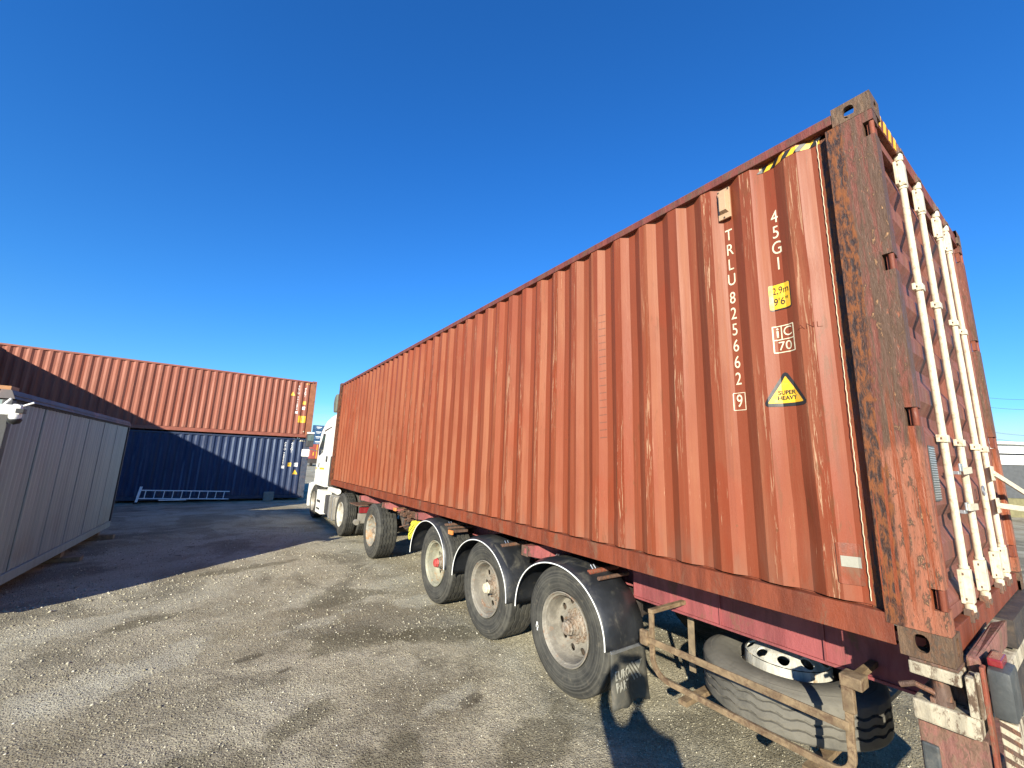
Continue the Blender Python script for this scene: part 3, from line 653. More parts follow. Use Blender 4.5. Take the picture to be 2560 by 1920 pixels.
def rect(w, h, rr=0.):
    if not rr: return poly_mesh([(-w/2, -h/2), (w/2, -h/2), (w/2, h/2), (-w/2, h/2)])
    p = []
    for cx_, cy_, a0 in ((w/2-rr, -h/2+rr, -PI/2), (w/2-rr, h/2-rr, 0), (-w/2+rr, h/2-rr, PI/2), (-w/2+rr, -h/2+rr, PI)):
        p += [(cx_+rr*math.cos(a0+t*PI/8), cy_+rr*math.sin(a0+t*PI/8)) for t in range(5)]
    return poly_mesh(p)
def tri(w, h, rr=.0):
    c = [(-w/2, 0), (w/2, 0), (0, h)]; p = []
    for i_ in range(3):
        a, b, d = Vector(c[i_-1]), Vector(c[i_]), Vector(c[(i_+1) % 3])
        if rr: p += [tuple(b+(a-b).normalized()*rr), tuple(b+((a-b).normalized()+(d-b).normalized())*rr*.35), tuple(b+(d-b).normalized()*rr)]
        else: p.append(tuple(b))
    return poly_mesh(p)

L40, H96 = 12.192, 2.896; ZB = 1.103
g = np.random.default_rng(3)
for _ in range(60):
    DENTS.append((g.uniform(.6, 11.5), g.uniform(.3, 2.7), g.uniform(.08, .3), g.uniform(.15, .5), g.uniform(-.004, .008)))
for _ in range(34):
    DENTS.append((g.uniform(.5, 9.5), g.uniform(.22, .75), g.uniform(.05, .13), g.uniform(.04, .12), g.uniform(-.010, .016)))
DENTS += [(.40, 1.95, .06, .12, .014), (.9, 2.74, .07, .10, .012), (.55, .62, .07, .10, .014), (.30, .95, .09, .25, .008), (6.0, .42, .12, .12, .02), (5.6, .45, .1, .14, .02)]
C1 = thing('shipping_container', 'large rust red container with dripping rusty corner post, loaded on the trailer in front', 'shipping container', (0, 0, ZB))
make_container(C1, L40, H96, (M['red'], M['redframe'], M['toprail'], M['post'], M['casting'], M['door']), PITCH_C, Y0_C)
def mk(me, y, z, name, mat, lift=.0012, label=None):
    o = conform(me, y, z, PITCH_C, Y0_C, .012, lift, name, mat, C1)
    if label: o['label'] = label
    return o
for i_, ch in enumerate('TRLU'): mk(text_mesh(ch, .118, .70), .832, 2.412-i_*.1115, 'serial_letter', M['cream'])
for i_, ch in enumerate('825662'): mk(text_mesh(ch, .118, .70), .834, 1.945-i_*.1125, 'serial_digit', M['cream'])
mk(text_mesh('9', .118, .70), .836, 1.236, 'serial_digit', M['cream'])
for (dx_, dz_, w_, h_) in ((-.036, 0, .004, .115), (.036, 0, .004, .115), (0, .056, .075, .004), (0, -.056, .075, .004)): mk(rect(w_, h_), .836-dx_, 1.236+dz_, 'check_digit_box', M['cream'])
for i_, ch in enumerate('45G1'): mk(text_mesh(ch, .122, .72), .540, 2.405-i_*.108, 'type_code_letter', M['cream'])
mk(rect(.125, .172, .012), .545, 1.866, 'height_sticker', M['black']); mk(rect(.117, .160, .008), .547, 1.868, 'height_sticker_face', M['yellow'], .0030)
mk(text_mesh('2,9m', .064, .76), .540, 1.905, 'height_text', M['black'], .0048); mk(text_mesh('9\'6"', .066, .85), .543, 1.832, 'height_text', M['black'], .0048)
for (a, b, w_, h_) in ((-.057, 0, .006, .172), (.057, 0, .006, .172), (0, .083, .12, .006), (0, -.083, .12, .006), (0, -.003, .12, .006), (-.012, .04, .006, .083)): mk(rect(w_, h_), .546-a, 1.594+b, 'rail_mark_frame', M['cream'])
mk(text_mesh('i', .092, .9, .002), .580, 1.634, 'rail_mark_letter', M['cream']); mk(text_mesh('C', .082, .9), .524, 1.636, 'rail_mark_letter', M['cream']); mk(text_mesh('70', .078, 1.), .544, 1.548, 'rail_mark_number', M['cream'])
mk(tri(.245, .225, .03), .560, 1.180, 'warning_triangle', M['black']); mk(tri(.185, .165, .006), .560, 1.200, 'warning_triangle_face', M['yellow'], .0030)
mk(text_mesh('SUPER', .034, .95, .0008), .557, 1.262, 'warning_text', M['black'], .0048); mk(text_mesh('HEAVY', .034, .95, .0008), .556, 1.230, 'warning_text', M['black'], .0048)
mk(text_mesh('ANL', .05, 1.3, -.0012), .400, 1.63, 'chalk_scribble', M['redframe'], .0014)
# hazard stripe below the top rail
mk(rect(.34, .042), .43, 2.776, 'hazard_strip', M['yellow'])
for i_ in range(5): mk(poly_mesh([(-.035, -.021), (0.0, -.021), (.035, .021), (0., .021)]), .58-i_*.075, 2.776, 'hazard_stripe', M['black'], .0030)
mk(rect(.045, .20), 11.92-.28, .58, 'amber_reflector', M['yellow'])
mk(rect(.075, .052), .262+.07, .36, 'torn_sticker', M['flaplet'], .0075); mk(rect(.10, .20, .01), .262+.075, .35, 'repair_patch', M['redframe'], .005)
# ventilator near the top
mb = MB(); mb.box((.020, .795, 2.535), (.036, .880, 2.765)); mb.hexa([(.0195, .806, 2.575), (.0195, .869, 2.575), (.0195, .869, 2.735), (.0195, .806, 2.735), (-.006, .815, 2.59), (-.006, .860, 2.59), (-.006, .860, 2.728), (-.006, .815, 2.728)])
mb.build('ventilator', M['tan'], C1, bevel=.002)
for (yy_, zz_) in ((.803, 2.755), (.872, 2.752), (.838, 2.545)):
    mb = MB(); mb.tube([(.0198, yy_, zz_), (.016, yy_, zz_)], .006, 8); mb.build('rivet', M['darksteel'], C1)
# sealant bead along the panel's rear edge
mb = MB(); mb.tube([(.040+.001*math.sin(k*1.7), .272+.0015*math.sin(k*2.3), .19+k*.0225) for k in range(116)], .0019, 6); mb.build('sealant_bead', M['cream'], C1, smooth=1)
# hazard marks on the door header
for i_ in range(4):
    mb = MB(); mb.prism([(.16+i_*.10, 2.77), (.205+i_*.10, 2.77), (.235+i_*.10, 2.86), (.19+i_*.10, 2.86)], 'Y', .0095, .0115); mb.build('hazard_stripe', M['yellow'], C1)

# --- the stack behind: blue container below, red one on top
H86 = 2.591; PS, YS = .2465, .30
SX, SY, SZ = .653, 20.01, .055
DEN = DENTS; DENTS = []
CB = thing('shipping_container', 'dark blue container standing on the ground under a red one, ladder leaning on it', 'shipping container', (SX, SY, SZ), PI/2)
make_container(CB, L40, H86, (M['blue2'], M['blueframe'], M['blueframe'], M['bluepost'], M['bluepost'], M['blue2']), PS, YS, detail=False)
CR = thing('shipping_container', 'bright red container stacked on top of the dark blue container', 'shipping container', (SX, SY, SZ+H86+.012), PI/2)
make_container(CR, L40, H86, (M['red2'], M['redframe2'], M['redframe2'], M['post2'], M['redframe2'], M['red2']), PS, YS, detail=False)
def ms(root, me, xw, z, name, mat, lift=.003): return conform(me, SX-xw, z, PS, YS, .012, lift, name, mat, root)
for i_, ch in enumerate('CAIU 800225'):
    if ch != ' ': ms(CB, text_mesh(ch, .125, .8, .003), -.30, 2.33-i_*.086, 'serial_letter', M['white'])
ms(CB, rect(.11, .11), -.30, 1.32, 'check_digit_box', M['white']); ms(CB, text_mesh('7', .1), -.30, 1.32, 'serial_digit', M['blueframe'], .006)
for i_, ch in enumerate('45G1'): ms(CB, text_mesh(ch, .15, .8, .003), -.035, 2.33-i_*.12, 'type_code_letter', M['white'])
ms(CB, rect(.09, .16), -.02, 2.50, 'dark_patch', M['black'])
ms(CB, rect(.14, .16), -.055, 1.43, 'height_sticker', M['yellow']); ms(CB, text_mesh('9\'6"', .055), -.055, 1.43, 'height_text', M['black'], .006)
ms(CB, rect(.15, .16), .20, 1.43, 'rail_mark', M['white']); ms(CB, text_mesh('iC 70', .05), .20, 1.43, 'rail_mark_text', M['blueframe'], .006)
ms(CB, tri(.21, .20), .20, 1.02, 'warning_triangle', M['yellow'])
for i_ in range(4): ms(CB, poly_mesh([(-.04, -.03), (0, -.03), (.045, .03), (.005, .03)]), .27+i_*.075, 2.478, 'hazard_stripe', M['cream'], .003)
zr = SZ+H86+.012
for i_, ch in enumerate('FCIU 881202'):
    if ch != ' ': ms(CR, text_mesh(ch, .125, .8, .003), -.045, 4.93-zr-i_*.10, 'serial_letter', M['white'])
ms(CR, rect(.10, .10), -.045, 3.77-zr, 'check_digit_box', M['white'])
for i_, ch in enumerate('45G1'): ms(CR, text_mesh(ch, .14, .8, .003), .22, 4.86-zr-i_*.11, 'type_code_letter', M['white'])
ms(CR, tri(.18, .18), -.27, 4.50-zr, 'warning_triangle', M['yellow'])
ms(CR, rect(.12, .14), .235, 4.22-zr, 'height_sticker', M['yellow']); ms(CR, rect(.11, .14), .225, 3.98-zr, 'rail_mark', M['white'])
ms(CR, rect(.31, .30), .21, 3.48-zr, 'notice_sticker', M['yellow']); ms(CR, text_mesh('!', .2, 1, .004), .20, 3.48-zr, 'notice_symbol', M['post2'], .006)
ms(CR, rect(.05, .05, .02), .335, 2.94-zr, 'round_sticker', M['cream'])
for i_ in range(2): ms(CR, rect(.05, .03), .25+i_*.09, 5.095-zr, 'hazard_stripe', M['yellow'])
# two more behind the left edge of the picture: their shadow crosses the stack
for kk, (lab, mt) in enumerate((('dark blue container at the bottom of the row left of the grey cabin', (M['blue2'], M['blueframe'], M['blueframe'], M['bluepost'], M['bluepost'], M['blue2'])),
                               ('red container on top of the row left of the grey cabin', (M['red2'], M['redframe2'], M['redframe2'], M['post2'], M['redframe2'], M['red2'])))):
    cc = thing('shipping_container', lab, 'shipping container', (-9.22, 19.88, SZ-.05+kk*(H86+.012)), PI)
    make_container(cc, 9.6, H86, mt, PS, YS, detail=False, doors=False)

# --- block leaning against the blue container and the ladder
o = MB().box((-.90, 19.66, .0), (-.52, 19.78, .37)).build('concrete_block', M['concrete'], bevel=.03); o.rotation_euler = (0, 0, 0)
tag(o, 'grey concrete block set against the foot of the blue container', 'concrete block')
LD = thing('ladder', 'aluminium ladder lying on its side along the foot of the blue container', 'ladder', (-4.75, 19.66, 0))
for z0_, z1_ in ((.49, .415), (.20, .13)):
    mb = MB(); mb.hexa([(-.02, -.02, z0_-.03), (2.68, -.02, z1_-.03), (2.68, .05, z1_-.03), (-.02, .05, z0_-.03), (-.02, -.02, z0_), (2.68, -.02, z1_), (2.68, .05, z1_), (-.02, .05, z0_)]); mb.build('rail', M['ladder'], LD)
for i_ in range(10):
    x = .13+i_*.262; a = x/2.7; mb = MB(); mb.tube([(x, .015, .17-.07*a), (x+.02, .015, .462-.07*a)], .014, 8); mb.build('rung', M['ladder'], LD, smooth=1)
mb = MB(); mb.hexa([(-.10, -.03, .06), (-.03, -.03, .06), (-.03, .04, .06), (-.10, .04, .06), (-.03, -.03, .60), (.04, -.03, .60), (.04, .04, .60), (-.03, .04, .60)]); mb.build('stabiliser_bar', M['ladder'], LD)
mb = MB(); mb.box((-.14, -.05, .0), (-.02, .06, .06)); mb.build('rubber_foot', M['gasket'], LD)
mb = MB(); mb.box((.55, -.028, .098), (1.35, -.021, .132)); mb.build('extension_rail', M['ladder'], LD)

# ------------------------------------------------------------------ grey site cabin
CA = thing('site_cabin', 'grey metal site cabin raised on timber blocks at the left edge', 'cabin', (-4.70, 6.72, 0), math.atan2(-(-4.43+4.70), 12.50-6.72))
LC, Z0, Z1 = 5.80, .20, 2.40; WC = 2.4
ns = 6
for k in range(ns):
    ya, yb = .09+k*(LC-.15)/ns, .09+(k+1)*(LC-.15)/ns; mb = MB(); vs = []; n_ = 40
    for t in range(n_+1):
        y = ya+(yb-ya)*t/n_; x = -.012+.011*math.sin(y*2*PI/.118)+.002*math.sin(y*2*PI/.031)
        vs += [(x, y, Z0+.13), (x, y, Z1)]
    mb.add(vs, [(2*t, 2*t+2, 2*t+3, 2*t+1) for t in range(n_)]); mb.build('wall_sheet', M['cabin'], CA, smooth=1, fixn=False)
    if k: mb = MB(); mb.tube([(-.006, ya, Z0+.14), (-.006, ya, Z1)], .012, 8); mb.build('joint_strip', M['cabin'], CA, smooth=1)
mb = MB(); mb.box((-.04, -.0, Z0), (.012, LC, Z0+.125)); mb.build('base_rail', M['cabin'], CA, bevel=.004)
mb = MB(); mb.box((-WC+.02, .02, Z0+.01), (-.05, LC-.02, Z0+.12)); mb.build('floor', M['darksteel'], CA)
for (x0, x1, y0_, y1_) in ((-.07, .014, -.012, .085), (-.07, .014, LC-.055, LC+.012), (-WC-.01, -WC+.07, -.012, .085), (-WC-.01, -WC+.07, LC-.055, LC+.012)):
    mb = MB(); mb.box((x0, y0_, Z0+.126), (x1, y1_, Z1+.02)); mb.build('corner_post', M['cabgrey'], CA, bevel=.006)
mb = MB(); mb.box((-.06, .09, Z1+.004), (.004, LC-.06, Z1+.03)); mb.build('shadow_gap', M['gasket'], CA)
mb = MB(); mb.hexa([(-.10, -.02, Z1+.032), (.03, -.02, Z1+.032), (.03, LC+.02, Z1+.032), (-.10, LC+.02, Z1+.032), (-.10, -.02, Z1+.135), (-.012, -.02, Z1+.135), (-.012, LC+.02, Z1+.135), (-.10, LC+.02, Z1+.135)])
mb.box((.004, 0, Z1+.07), (.022, LC, Z1+.08)); mb.build('roof_fascia', M['fascia'], CA, bevel=.004)
mb = MB(); mb.box((-WC, 0, Z1+.034), (-.102, LC, Z1+.12)); mb.build('roof', M['fascia'], CA)
mb = MB(); vs = []
for t in range(81):
    x = -WC+.08+(WC-.16)*t/80; y = .02+.004*math.sin(x*2*PI/.118); vs += [(x, y, Z0+.02), (x, y, Z1+.02)]
mb.add(vs, [(2*t, 2*t+2, 2*t+3, 2*t+1) for t in range(80)]); mb.build('end_wall', M['cabin'], CA, smooth=1, fixn=False)
mb = MB(); mb.box((-WC+.08, LC-.03, Z0+.02), (-.075, LC-.01, Z1+.02)); mb.box((-WC-.005, .09, Z0+.02), (-WC+.015, LC-.06, Z1+.02)); mb.build('rear_wall', M['cabin'], CA)
mb = MB(); mb.box((-.30, .0, Z1+.137), (-.03, .20, Z1+.18)); o = mb.build('wooden_board', M['orangewood'], None); o.location = CA.location; o.rotation_euler = CA.rotation_euler
tag(o, 'orange brown board lying on the roof corner of the grey cabin', 'board')
for y, w_, h_, mt, nm, lab in ((5.25, .34, .10, M['wood'], 'timber_block', 'weathered timber block under the far corner of the grey cabin'), (3.15, .44, .07, M['wood'], 'timber_block', 'flat timber block sticking out from under the middle of the cabin'), (.4, .40, .19, M['concrete'], 'concrete_block', 'concrete block under the near corner of the grey cabin'), (5.42, .2, .09, M['brownsteel'], 'brick', None)):
    if lab is None: continue
    mb = MB(); mb.box((-.5, y, .0), (.20 if h_ < .15 else .02, y+w_*.42, h_)); mb.box((-.45, y+.01, h_+.001), (-.05, y+w_*.4, Z0-.002)); o = mb.build(nm, mt, None, bevel=.006)
    o.location = CA.location; o.rotation_euler = CA.rotation_euler; tag(o, lab, 'block')

# PTZ camera on the cabin corner
PZ = thing('security_camera', 'white security camera with two antennas on the corner of the grey cabin', 'camera', (-4.60, 6.50, 2.29))
mb = MB(); mb.box((-.30, -.045, -.055), (.055, .045, .06)); mb.build('body', M['cab'], PZ, bevel=.02, smooth=.7)
mb = MB(); mb.lathe([(.07, .001), (.068, .036), (-.0, .045), (-.06, .052), (-.10, .045), (-.135, .022), (-.142, .001)], 20, 'Z', (.015, 0, 0)); mb.build('camera_dome', M['cab'], PZ, smooth=1)
mb = MB(); mb.lathe([(-.085, .0525), (-.105, .060), (-.140, .045), (-.158, .001)], 20, 'Z', (.015, .012, 0)); mb.build('lens_ring', M['black'], PZ, smooth=1)
mb = MB(); mb.box((.02, -.052, -.028), (.085, .04, .022)); mb.build('sensor_window', M['black'], PZ, bevel=.005)
for a, b in (((.05, 0, .05), (.135, 0, .10)), ((-.10, 0, .04), (-.045, 0, .13))):
    mb = MB(); mb.tube([(-.02, 0, .05), a], .007, 8); mb.tube([a, b], .011, 8); mb.build('antenna', M['cab'], PZ, smooth=1)
mb = MB(); mb.box((-.16, -.03, -.02), (-.12, .30, .02)); mb.build('bracket', M['cab'], PZ, bevel=.004)

# ------------------------------------------------------------------ wheels
def tyre_mesh(name, R=.505, Wt=.37, rin=.288, grooves=4, seg=96):
    """axis X, outer side at x=0 (facing -X), width to +Wt"""
    prof = []   # (x, r, zig)
    prof += [(.060, rin-.004, 0), (.022, rin+.002, 0), (.010, rin+.012, 0), (.006, rin+.03, 0), (-.004, rin+.06, 0), (-.010, rin+.105, 0), (-.0085, rin+.15, 0), (-.002, R-.062, 0), (.001, R-.057, 0), (.001, R-.050, 0), (.0035, R-.047, 0), (.010, R-.024, 0), (.020, R-.008, 0)]
    a, b = .032, Wt-.032; n = grooves; w = (b-a)/(n+1); gw = .015
    prof.append((a, R, 0))
    for k in range(n):
        c = a+w*(k+1); prof += [(c-gw/2-.001, R+.0015, 1), (c-gw/2+.001, R-.018, 1), (c+gw/2-.001, R-.018, 1), (c+gw/2+.001, R+.0015, 1)]
    prof.append((b, R, 0))
    prof += [(Wt-(p[0]), p[1], 0) for p in prof[:13][::-1]]
    me = MB(); vs = []; m = len(prof)
    for k in range(seg):
        t = 2*PI*k/seg; z = .006*(1 if k % 4 in (1, 2) else -1)
        for (x, rr_, zg) in prof: vs.append((x+(z if zg else 0), rr_*math.cos(t), rr_*math.sin(t)))
    fs = [(k*m+i_, ((k+1) % seg)*m+i_, ((k+1) % seg)*m+i_+1, k*m+i_+1) for k in range(seg) for i_ in range(m-1)]
    me.add(vs, fs); return me
def rim_parts(depth=.16, inset=True):
    """deep dish rim (x from 0 inwards) with ten hand holes in the disc"""
    mb = MB()
    mb.lathe([(.012, .292), (-.002, .294), (-.006, .288), (.0, .281), (.014, .275), (.022, .262), (.050, .256), (.065, .250), (depth-.03, .246), (depth-.004, .236)], 72)
    # disc with hand holes: ten sectors
    rA, rB = .150, .237; n = 10
    for s_ in range(n):
        a0 = 2*PI*s_/n; a1 = 2*PI*(s_+1)/n; N_ = 16; am = (a0+a1)/2; rc = .2
        ang_ = [2*PI*k/N_ for k in range(N_)]; outer = []; inner = []; back = []
        for t in ang_:
            c, s2 = math.cos(t), math.sin(t); k = min(1/max(abs(c), 1e-6), 1/max(abs(s2), 1e-6))
            au = am+(a1-a0)/2*k*c; rv = (rA+rB)/2+(rB-rA)/2*k*s2
            outer.append((depth-.004+(.237-rv)*.10, rv*math.cos(au), rv*math.sin(au)))
            hy, hz_ = rc+.030*s2, .030*c
            inner.append((depth-.001, hy*math.cos(am)-hz_*math.sin(am), hy*math.sin(am)+hz_*math.cos(am)))
            back.append((depth+.012, inner[-1][1], inner[-1][2]))
        mb.add(outer+inner+back, [(i_, (i_+1) % N_, N_+(i_+1) % N_, N_+i_) for i_ in range(N_)]+[(N_+i_, N_+(i_+1) % N_, 2*N_+(i_+1) % N_, 2*N_+i_) for i_ in range(N_)])
    mb.lathe([(depth+.0047, .1502), (depth+.004, .14), (depth+.004, .088)], 40)
    back = MB(); back.lathe([(depth+.05, .246), (depth+.06, .09)], 32)
    return mb, back
def hub_mesh(depth=.16, proj=.02, small=False):
    mb = MB(); d = depth
    mb.lathe([(d+.003, .13), (d-.012, .125), (d-.018, .10), (d-.03, .092), (d-.034, .078), (d-.06, .072), (d-.065, .066), (proj+.045, .062)], 28)
    return mb
def cap_mesh(proj=.02, R=.056):
    mb = MB(); mb.lathe([(proj+.046, R+.004), (proj+.036, R+.006), (proj+.030, R), (proj+.006, R-.004), (proj, R-.016), (proj-.002, .0005)], 8); return mb
def make_wheel(parent, loc, rimmat, capmat, flip=False, scale=1., tm=None, depth=.16, Wt=.37, proj=.02, nuts=True):
    hub = hub_mesh(depth, proj).build('wheel', M['hub'], parent, smooth=.5); hub.location = loc
    if flip: hub.rotation_euler = (0, 0, PI)
    t = link('tyre', tm, hub); t.rotation_euler = (random.uniform(0, 6), 0, 0)
    a, b = rim_parts(depth); rm = a.build('rim', rimmat, hub, smooth=.6, fixn=False); b.build('brake_drum', M['darksteel'], hub)
    rm.rotation_euler = (random.uniform(0, 6), 0, 0)
    cap_mesh(proj).build('hub_cap', capmat, hub, bevel=.002)
    if nuts:
        for k in range(10):
            aa_ = 2*PI*k/10+.2; mb = MB(); c = Vector((0, .1285*math.cos(aa_), .1285*math.sin(aa_)))
            mb.tube([c+Vector((depth+.004, 0, 0)), c+Vector((depth-.022, 0, 0))], .0145, 6); mb.tube([c+Vector((depth-.022, 0, 0)), c+Vector((depth-.036, 0, 0))], .0095, 8)
            mb.build('wheel_nut', M['hub'], hub)
    return hub
def mesh_of(mb, name, mat, smooth=.5):
    o = mb.build(name, mat, None, smooth=smooth); me = o.data; bpy.data.objects.remove(o); return me
TM = mesh_of(tyre_mesh('tyre'), 'tyre', M['tyre'], .55)
M['tyredust'] = m_plain('dusty_tyre_rubber', (.145, .135, .112), .85, 0, .15, (.085, .08, .068), .35, 4, .003)
TM2 = mesh_of(tyre_mesh('tyre', .505, .285, grooves=4), 'tyre', M['tyre'], .55)

# ------------------------------------------------------------------ trailer
TR = thing('container_trailer', 'red skeletal container trailer with black mudguards under the large red container', 'trailer', (0, 0, 0))
AX = [2.413, 3.729, 5.044]
XT = -.030
for k, y in enumerate(AX+[7.98]):
    rm = (M['rim'], M['rim'], M['rimcream'], M['rimrust'])[k]; cp_ = (M['hub'], M['bar'], M['redhub'], M['hub'])[k]
    yy = y; zc = .503
    make_wheel(TR, (XT, yy, zc), rm, cp_, tm=TM, proj=(.012, .0, -.004, .03)[k])
    if k == 3: pass
    make_wheel(TR, (2.468, yy, zc), M['rim'], M['hub'], flip=True, tm=TM, nuts=False)
    mb = MB(); mb.tube([(.25, y, zc), (2.2, y, zc)], .065, 14); mb.build('axle', M['darksteel'], TR, smooth=1)
    for x in (.55, 1.89):
        mb = MB(); mb.box((x-.05, y-.15, .57), (x+.05, y+.5, .66)); mb.tube([(x, y-.25, .60), (x, y-.25, .80)], .11, 14); mb.build('suspension_bellows', M['darksteel'], TR)
mb = MB(); 
for a, b in (((-.340, .02), (-.334, .075)), ((-.352, .068), (-.340, .075)), ((-.366, .02), (-.360, .075)), ((-.360, .02), (-.340, .026))): mb.box((-.0125+XT, AX[0]-a[0], .503-a[1]-.05), (-.0105+XT, AX[0]-b[0], .503-b[1]-.02))
mb.build('white_tyre_mark', M['white'], TR)
# main beams (I sections) under the container
for x in (.42, 1.95):
    s_ = 1 if x < 1 else -1
    mb = MB(); mb.box((x, .17, .815), (x+s_*.012, 2.02, 1.075)); mb.box((x-s_*.018, .17, .800), (x+s_*.09, 2.02, .8148)); mb.box((x-s_*.02, .17, 1.0755), (x+s_*.09, 2.02, 1.088))
    mb.build('chassis_beam', M['beam'], TR)
    mb = MB(); x2 = x+s_*.14; mb.box((x2, 2.02, .86), (x2+s_*.012, 11.2, 1.075)); mb.box((x2-s_*.03, 2.02, .845), (x2+s_*.09, 11.2, .8598)); mb.box((x2-s_*.03, 2.02, 1.0755), (x2+s_*.09, 11.9, 1.088)); mb.build('chassis_beam', M['chassis'], TR)
    for y in (.62, 1.25): mb = MB(); mb.box((x-s_*.016, y, .8155), (x-.0005 if s_ > 0 else x+.016, y+.008, 1.074)); mb.build('web_stiffener', M['beam'], TR)
for y in (.9, 1.75, 3.05, 4.4, 5.7, 6.6, 8.9, 10.5):
    mb = MB(); mb.box((.57, y, .90), (1.87, y+.10, 1.06)); mb.build('cross_member', M['chassis'], TR)
# outrigger brackets with square tube ends along the side
for y in (3.05, 5.88, 7.49, 9.05):
    mb = MB(); mb.hexa([(.0, y-.06, .985), (.56, y-.22, .86), (.56, y+.05, .86), (.0, y+.02, .985), (.0, y-.06, 1.078), (.56, y-.22, 1.078), (.56, y+.05, 1.078), (.0, y+.02, 1.078)]); mb.build('outrigger', M['chassis'], TR)
    mb = MB(); mb.holed((-.004, y+.035, .978), (0, -1, 0), (0, 0, 1), (-1, 0, 0), .11, .10, .055, .05, .026, .026, .05, 12, 6); mb.build('bracket_end', M['brownsteel'], TR)
# mudguards
MG = [(2.50, .590, .505), (3.85, .603, .485), (5.27, .590, .50)]
for side in (0, 1):
    for k, (yc, a_, zb_) in enumerate(MG):
        b_ = (1.018, 1.000, 1.030)[k]-zb_; n_ = 40; vs = []; fs = []
        xs = [(-.062, -.0), (-.058, .004), (-.02, .016), (.02, .032), (.22, .034), (.37, .030)]
        m = len(xs)
        for t in range(n_+1):
            th = PI*t/n_
            for (x, dr) in xs:
                X_ = x if side == 0 else 2.438-x
                vs.append((X_, yc-(a_+dr)*math.cos(th), zb_+(b_+dr)*math.sin(th)**.92))
        for t in range(n_):
            for q_ in range(m-1): fs.append((t*m+q_, t*m+q_+1, (t+1)*m+q_+1, (t+1)*m+q_))
        mb = MB(); mb.add(vs, fs); og = mb.build('mudguard', M['guard'], TR, smooth=.9)
        so_ = og.modifiers.new('s', 'SOLIDIFY'); so_.thickness = .006; so_.offset = 1
        pts = [((-.064 if side == 0 else 2.502), yc-(a_-.003)*math.cos(PI*t/n_), zb_+(b_-.003)*math.sin(PI*t/n_)**.92) for t in range(n_+1)]
        mb = MB(); mb.tube(pts, .0058, 8); mb.build('white_piping', M['white'], og, smooth=1)
        if side == 0:
            for dy_ in ((-.27, .30) if k == 0 else (-.28,)):
                th = math.acos(max(-1, min(1, -dy_/(a_+.03)))); yy = yc+dy_; zz = zb_+(b_+.036)*math.sin(th)**.92
                tx = .14 if dy_ < 0 else .2
                mb = MB(); s2 = .085
                p0 = Vector((tx, yy, zz+.008)); d_ = Vector((0, -.72, -.69)) if dy_ < 0 else Vector((0, .75, -.66))
                mb.tube([p0+d_*(-.04), p0+d_*s2], .006, 6); mb.tube([p0+Vector((.035, 0, 0))+d_*(-.04), p0+Vector((.035, 0, 0))+d_*s2], .006, 6)
                mb.tube([p0+d_*s2, p0+Vector((.017, 0, 0))+d_*(s2+.015), p0+Vector((.035, 0, 0))+d_*s2], .006, 6)
                mb.tube([p0+Vector((.017, 0, -.004))+d_*(s2-.01), p0+Vector((.017, 0, .014))+d_*(s2-.01)], .012, 8)
                mb.build('clamp_hook', M['sil'], og, smooth=1)
            mb = MB(); mb.tube([(.06, yc-.30, zb_+b_*.88+.04), (.42, yc-.30, zb_+b_*.88+.05)], .022, 12); mb.build('mounting_tube', M['redpipe' if k == 0 else 'brownsteel'], TR, smooth=.7)
            if k != 1: mb = MB(); mb.tube([(.05, yc-.42, zb_+b_*.80+.06), (.42, yc-.42, zb_+b_*.8+.06)], .016, 10); mb.build('mounting_tube', M['brownsteel'], TR, smooth=.7)
# amber side lamps
for y, z in ((4.70, .955), (6.86, 1.02)):
    mb = MB(); mb.box((.0, y-.055, z-.028), (.03, y+.055, z+.028)); mb.build('side_lamp', M['amber'], TR, bevel=.008); 
    mb = MB(); mb.box((.031, y-.045, z+.0), (.25, y-.005, z+.03)); mb.build('lamp_bracket', M['brownsteel'], TR)
# mudflap with raised lettering
yf = 1.876; mb = MB(); vs = []; nx, nz = 10, 16
for i_ in range(nz+1):
    for j_ in range(nx+1):
        x = -.045+.40*j_/nx; z = .125+.385*i_/nz+(.012*math.sin(j_*1.1) if i_ == 0 else 0)
        vs.append((x-.012*(1-i_/nz)*(1 if j_ == 0 else 0), yf-.018*math.sin(j_*.75)*(1-i_/nz)-.025*(1-i_/nz)**2, z))
mb.add(vs, [(i_*(nx+1)+j_, i_*(nx+1)+j_+1, (i_+1)*(nx+1)+j_+1, (i_+1)*(nx+1)+j_) for i_ in range(nz) for j_ in range(nx)])
fl = mb.build('mudflap', M['flap'], TR, smooth=1); so_ = fl.modifiers.new('s', 'SOLIDIFY'); so_.thickness = .006
mb = MB(); mb.box((-.045, yf-.012, .496), (.36, yf+.004, .517)); mb.build('flap_strip', M['sil'], fl)
def flap_y(x, z):
    t = (z-.125)/.385; j_ = (x+.045)/.04; return yf-.018*math.sin(j_*.75)*(1-t)-.025*(1-t)**2
def flap_txt(body, x, z, size, sx_):
    me = text_mesh(body, size, sx_, .003)
    for v in me.vertices: v.co = Vector((x+v.co.x, flap_y(x+v.co.x, z+v.co.y)-.0125, z+v.co.y))
    me.materials.clear(); me.materials.append(M['flaplet']); o = link('flap_lettering', me, fl); s3 = o.modifiers.new('s', 'SOLIDIFY'); s3.thickness = .003
flap_txt('EURO', .072, .345, .085, .80); flap_txt('PART', .068, .268, .085, .80)
for k in range(3):
    x0_ = .175+k*.030; me = rect(.014, .15, .007)
    for v in me.vertices:
        p = rotm('Z', 38) @ v.co; v.co = Vector((x0_+p.x, flap_y(x0_+p.x, .33+p.y)-.0125, .33+p.y+k*.006))
    me.materials.append(M['flaplet']); o = link('flap_emblem', me, fl); s3 = o.modifiers.new('s', 'SOLIDIFY'); s3.thickness = .003
me = poly_mesh([(.215, .395), (.30, .405), (.262, .34)])
